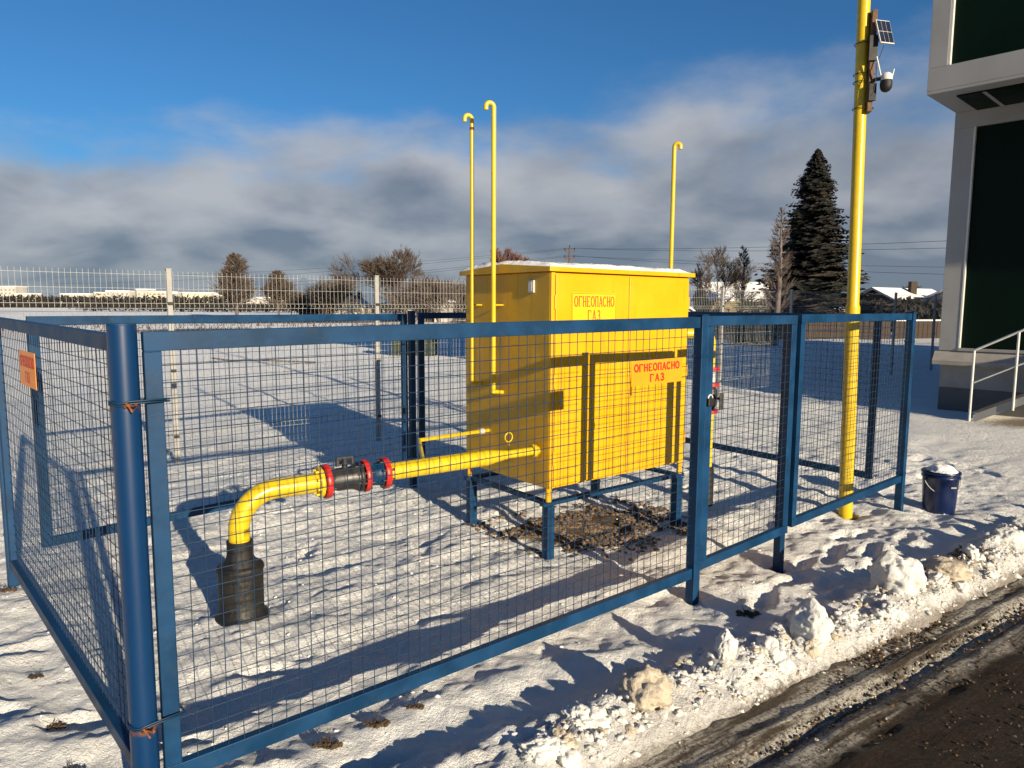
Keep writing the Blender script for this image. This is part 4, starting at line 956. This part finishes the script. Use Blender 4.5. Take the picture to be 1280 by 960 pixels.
# wooden board fence beyond
def board_fence(name,x0,y0,x1,y1,z0,z1,n,m,label,vertical=False,rails=True,th=.03,cap=False):
    t=thing(name,(x0,y0,0),label,'fence'); A=Vector((x0,y0,0));B=Vector((x1,y1,0)); d=(B-A); Ln=d.length; d.normalize(); c=(A+B)/2
    r=random.Random(n)
    if vertical:
        for i in range(n):
            p=A+d*Ln*(i+.5)/n; h=z1-z0+r.uniform(-.05,.05); MB().box((p.x,p.y,z0+h/2),(Ln/n*.9,th,h),d).obj('board',m,t)
        MB().box((c.x,c.y+.04,(z0+z1)/2),(Ln,.04,.1),d).obj('rail',m,t)
    else:
        for i in range(n):
            hh=(z1-z0)/n; MB().box((c.x,c.y+r.uniform(-.01,.01),z0+hh*(i+.5)),(Ln,th,hh*.84),d).obj('board',m,t)
        for i in range(int(Ln/2.5)+1):
            p=A+d*min(Ln,2.5*i); MB().box((p.x,p.y+.06,(z0+z1)/2),(.1,.08,z1-z0),d).obj('post',m,t)
    if cap: MB().box((c.x,c.y,z1+.04),(Ln,.14,.07),d).obj('snow_cap','snowclean',t)
    return t
board_fence('board_fence',17.0,61.,27.0,62.,.9,2.15,6,'olivewood','long olive fence of horizontal boards in front of the snowy roofed house')
board_fence('board_fence',20.4,38,31,41.5,.0,.95,34,'brownwood','brown fence of upright boards in front of the hedge beside the green building',vertical=True,cap=True)
board_fence('board_fence',8.8,36,20.2,38,.0,.95,36,'brownwood','dark low fence of upright boards seen through the gate',vertical=True)
def crate(x,y,wx,wz,label,m,nb=6):
    t=thing('storage_crate',(x,y,0),label,'crate','storage crates standing on the snow field'); MB().box((x,y+.4,wz/2),(wx-.04,.8,wz-.05)).obj('box_body',m,t)
    for i in range(nb): MB().box((x-wx/2+(i+.5)*wx/nb,y-.015,wz/2),(wx/nb*.88,.03,wz)).obj('board',m,t)
    MB().box((x,y+.4,wz+.03),(wx+.06,.9,.05)).obj('lid',m,t)
crate(-3.3,23.6,1.5,.62,'dark crate behind the middle back post left of the cabinet','darkgreenbin')
crate(10.6,30.9,2.0,.72,'dark green crate seen through the gate','darkgreenbin')
b=MB(); b.tube([(-8.85,20.9,.10),(-8.2,20.6,.06),(-7.1,20.5,.07),(-5.6,20.2,.05)],.025,6); tag(b.obj('fallen_branch','bark'),'thin dark branch lying on the snow behind the long front panel','branch')
# bare grass tufts on the field, a stone block on the left
b=MB(); r=random.Random(33)
for i in range(2600):
    y=r.uniform(38,62); x=r.uniform(-44,-4)
    if mnoise.noise(Vector((x*.12,y*.3,0)))<.02: continue
    h=r.uniform(.08,.3); b.add([(x-.04,y,0),(x+.04,y,0),(x+r.gauss(0,.12),y,h)],[(0,1,2)])
tag(b.obj('dry_grass','tuft'),kind='stuff')
# distant town
ORD=['leftmost','second','third','fourth','fifth','sixth','seventh','eighth','ninth','tenth','eleventh','twelfth','thirteenth','fourteenth','fifteenth','sixteenth','seventeenth','eighteenth','nineteenth','twentieth','twenty-first','twenty-second']; ab=-1
r=random.Random(4); x=-452
while x<-160:
    wd=r.uniform(9,30); y=r.uniform(585,640); ht=r.uniform(12,19)*(1. if x<-300 else .85)
    if r.random()<.05: x+=wd*.4; continue
    ab+=1
    t=thing('apartment_block',(x+wd/2,y,-4),('distant cream apartment block, '+ORD[min(ab,len(ORD)-1)]+' from the left'),'building','distant apartment blocks on the left horizon')
    MB().box((x+wd/2,y+7,-4+ht/2),(wd,14,ht)).obj('wall',r.choice(['cream','cream','palewall']),t)
    MB().box((x+wd/2,y+7,-4+ht+.4),(wd+.6,14.6,.8)).obj('roof','snowclean',t)
    fl=int(ht/2.9); nb_=int(wd/3.4); wb=MB()
    for i in range(fl):
        for j in range(nb_): wb.box((x+(j+.5)*wd/nb_,y-.05,-4+1.8+i*2.9),(1.5,.2,1.3))
    tag(wb.obj('windows','window',t),kind='stuff')
    x+=wd+r.uniform(.3,3)
# ---------------------------------------------------------------- utility pole and wires
ux,uy=7.9,100
t=thing('utility_pole',(ux,uy,0),'dark wooden utility pole with insulators above the cabinet roof','utility pole')
MB().tube([(ux,uy,0),(ux,uy,9.6)],[.16,.11],8).obj('pole','wood',t)
for z in (9.2,8.2): MB().box((ux,uy-.1,z),(1.5,.12,.14)).obj('crossarm','wood',t)
for dx,z in ((-.65,9.38),(.65,9.38),(-.65,8.38),(.65,8.38),(0,9.75)): MB().tube([(ux+dx,uy-.1,z-.12),(ux+dx,uy-.1,z+.22)],[.05,.09],6).obj('insulator','black',t)
ends=[((-40,112,7.6),(36.4,60,8.15)),((-40,113,7.0),(36.6,60,7.55)),((-42,113,5.6),(60,60,6.2)),((-42,114,5.1),(39.5,66,5.6))]
for i,(a,c) in enumerate(ends):
    s=Vector((ux+(.65 if i%2 else -.65),uy-.1,9.55 if i<2 else 8.55)); b=MB()
    for q in (Vector(a),Vector(c)):
        q=s+(q-s)*1.8; pts=[s.lerp(q,k/16)+Vector((0,0,-1.3*4*(k/16)*(1-k/16)*((q-s).length/120))) for k in range(17)]; b.tube(pts,.017,4,False)
    tag(b.obj('power_line','wire'),['upper power line crossing the sky from the utility pole','second power line just below the upper one','third power line, with a wider sag','lowest power line from the utility pole'][i],'wire','power lines')
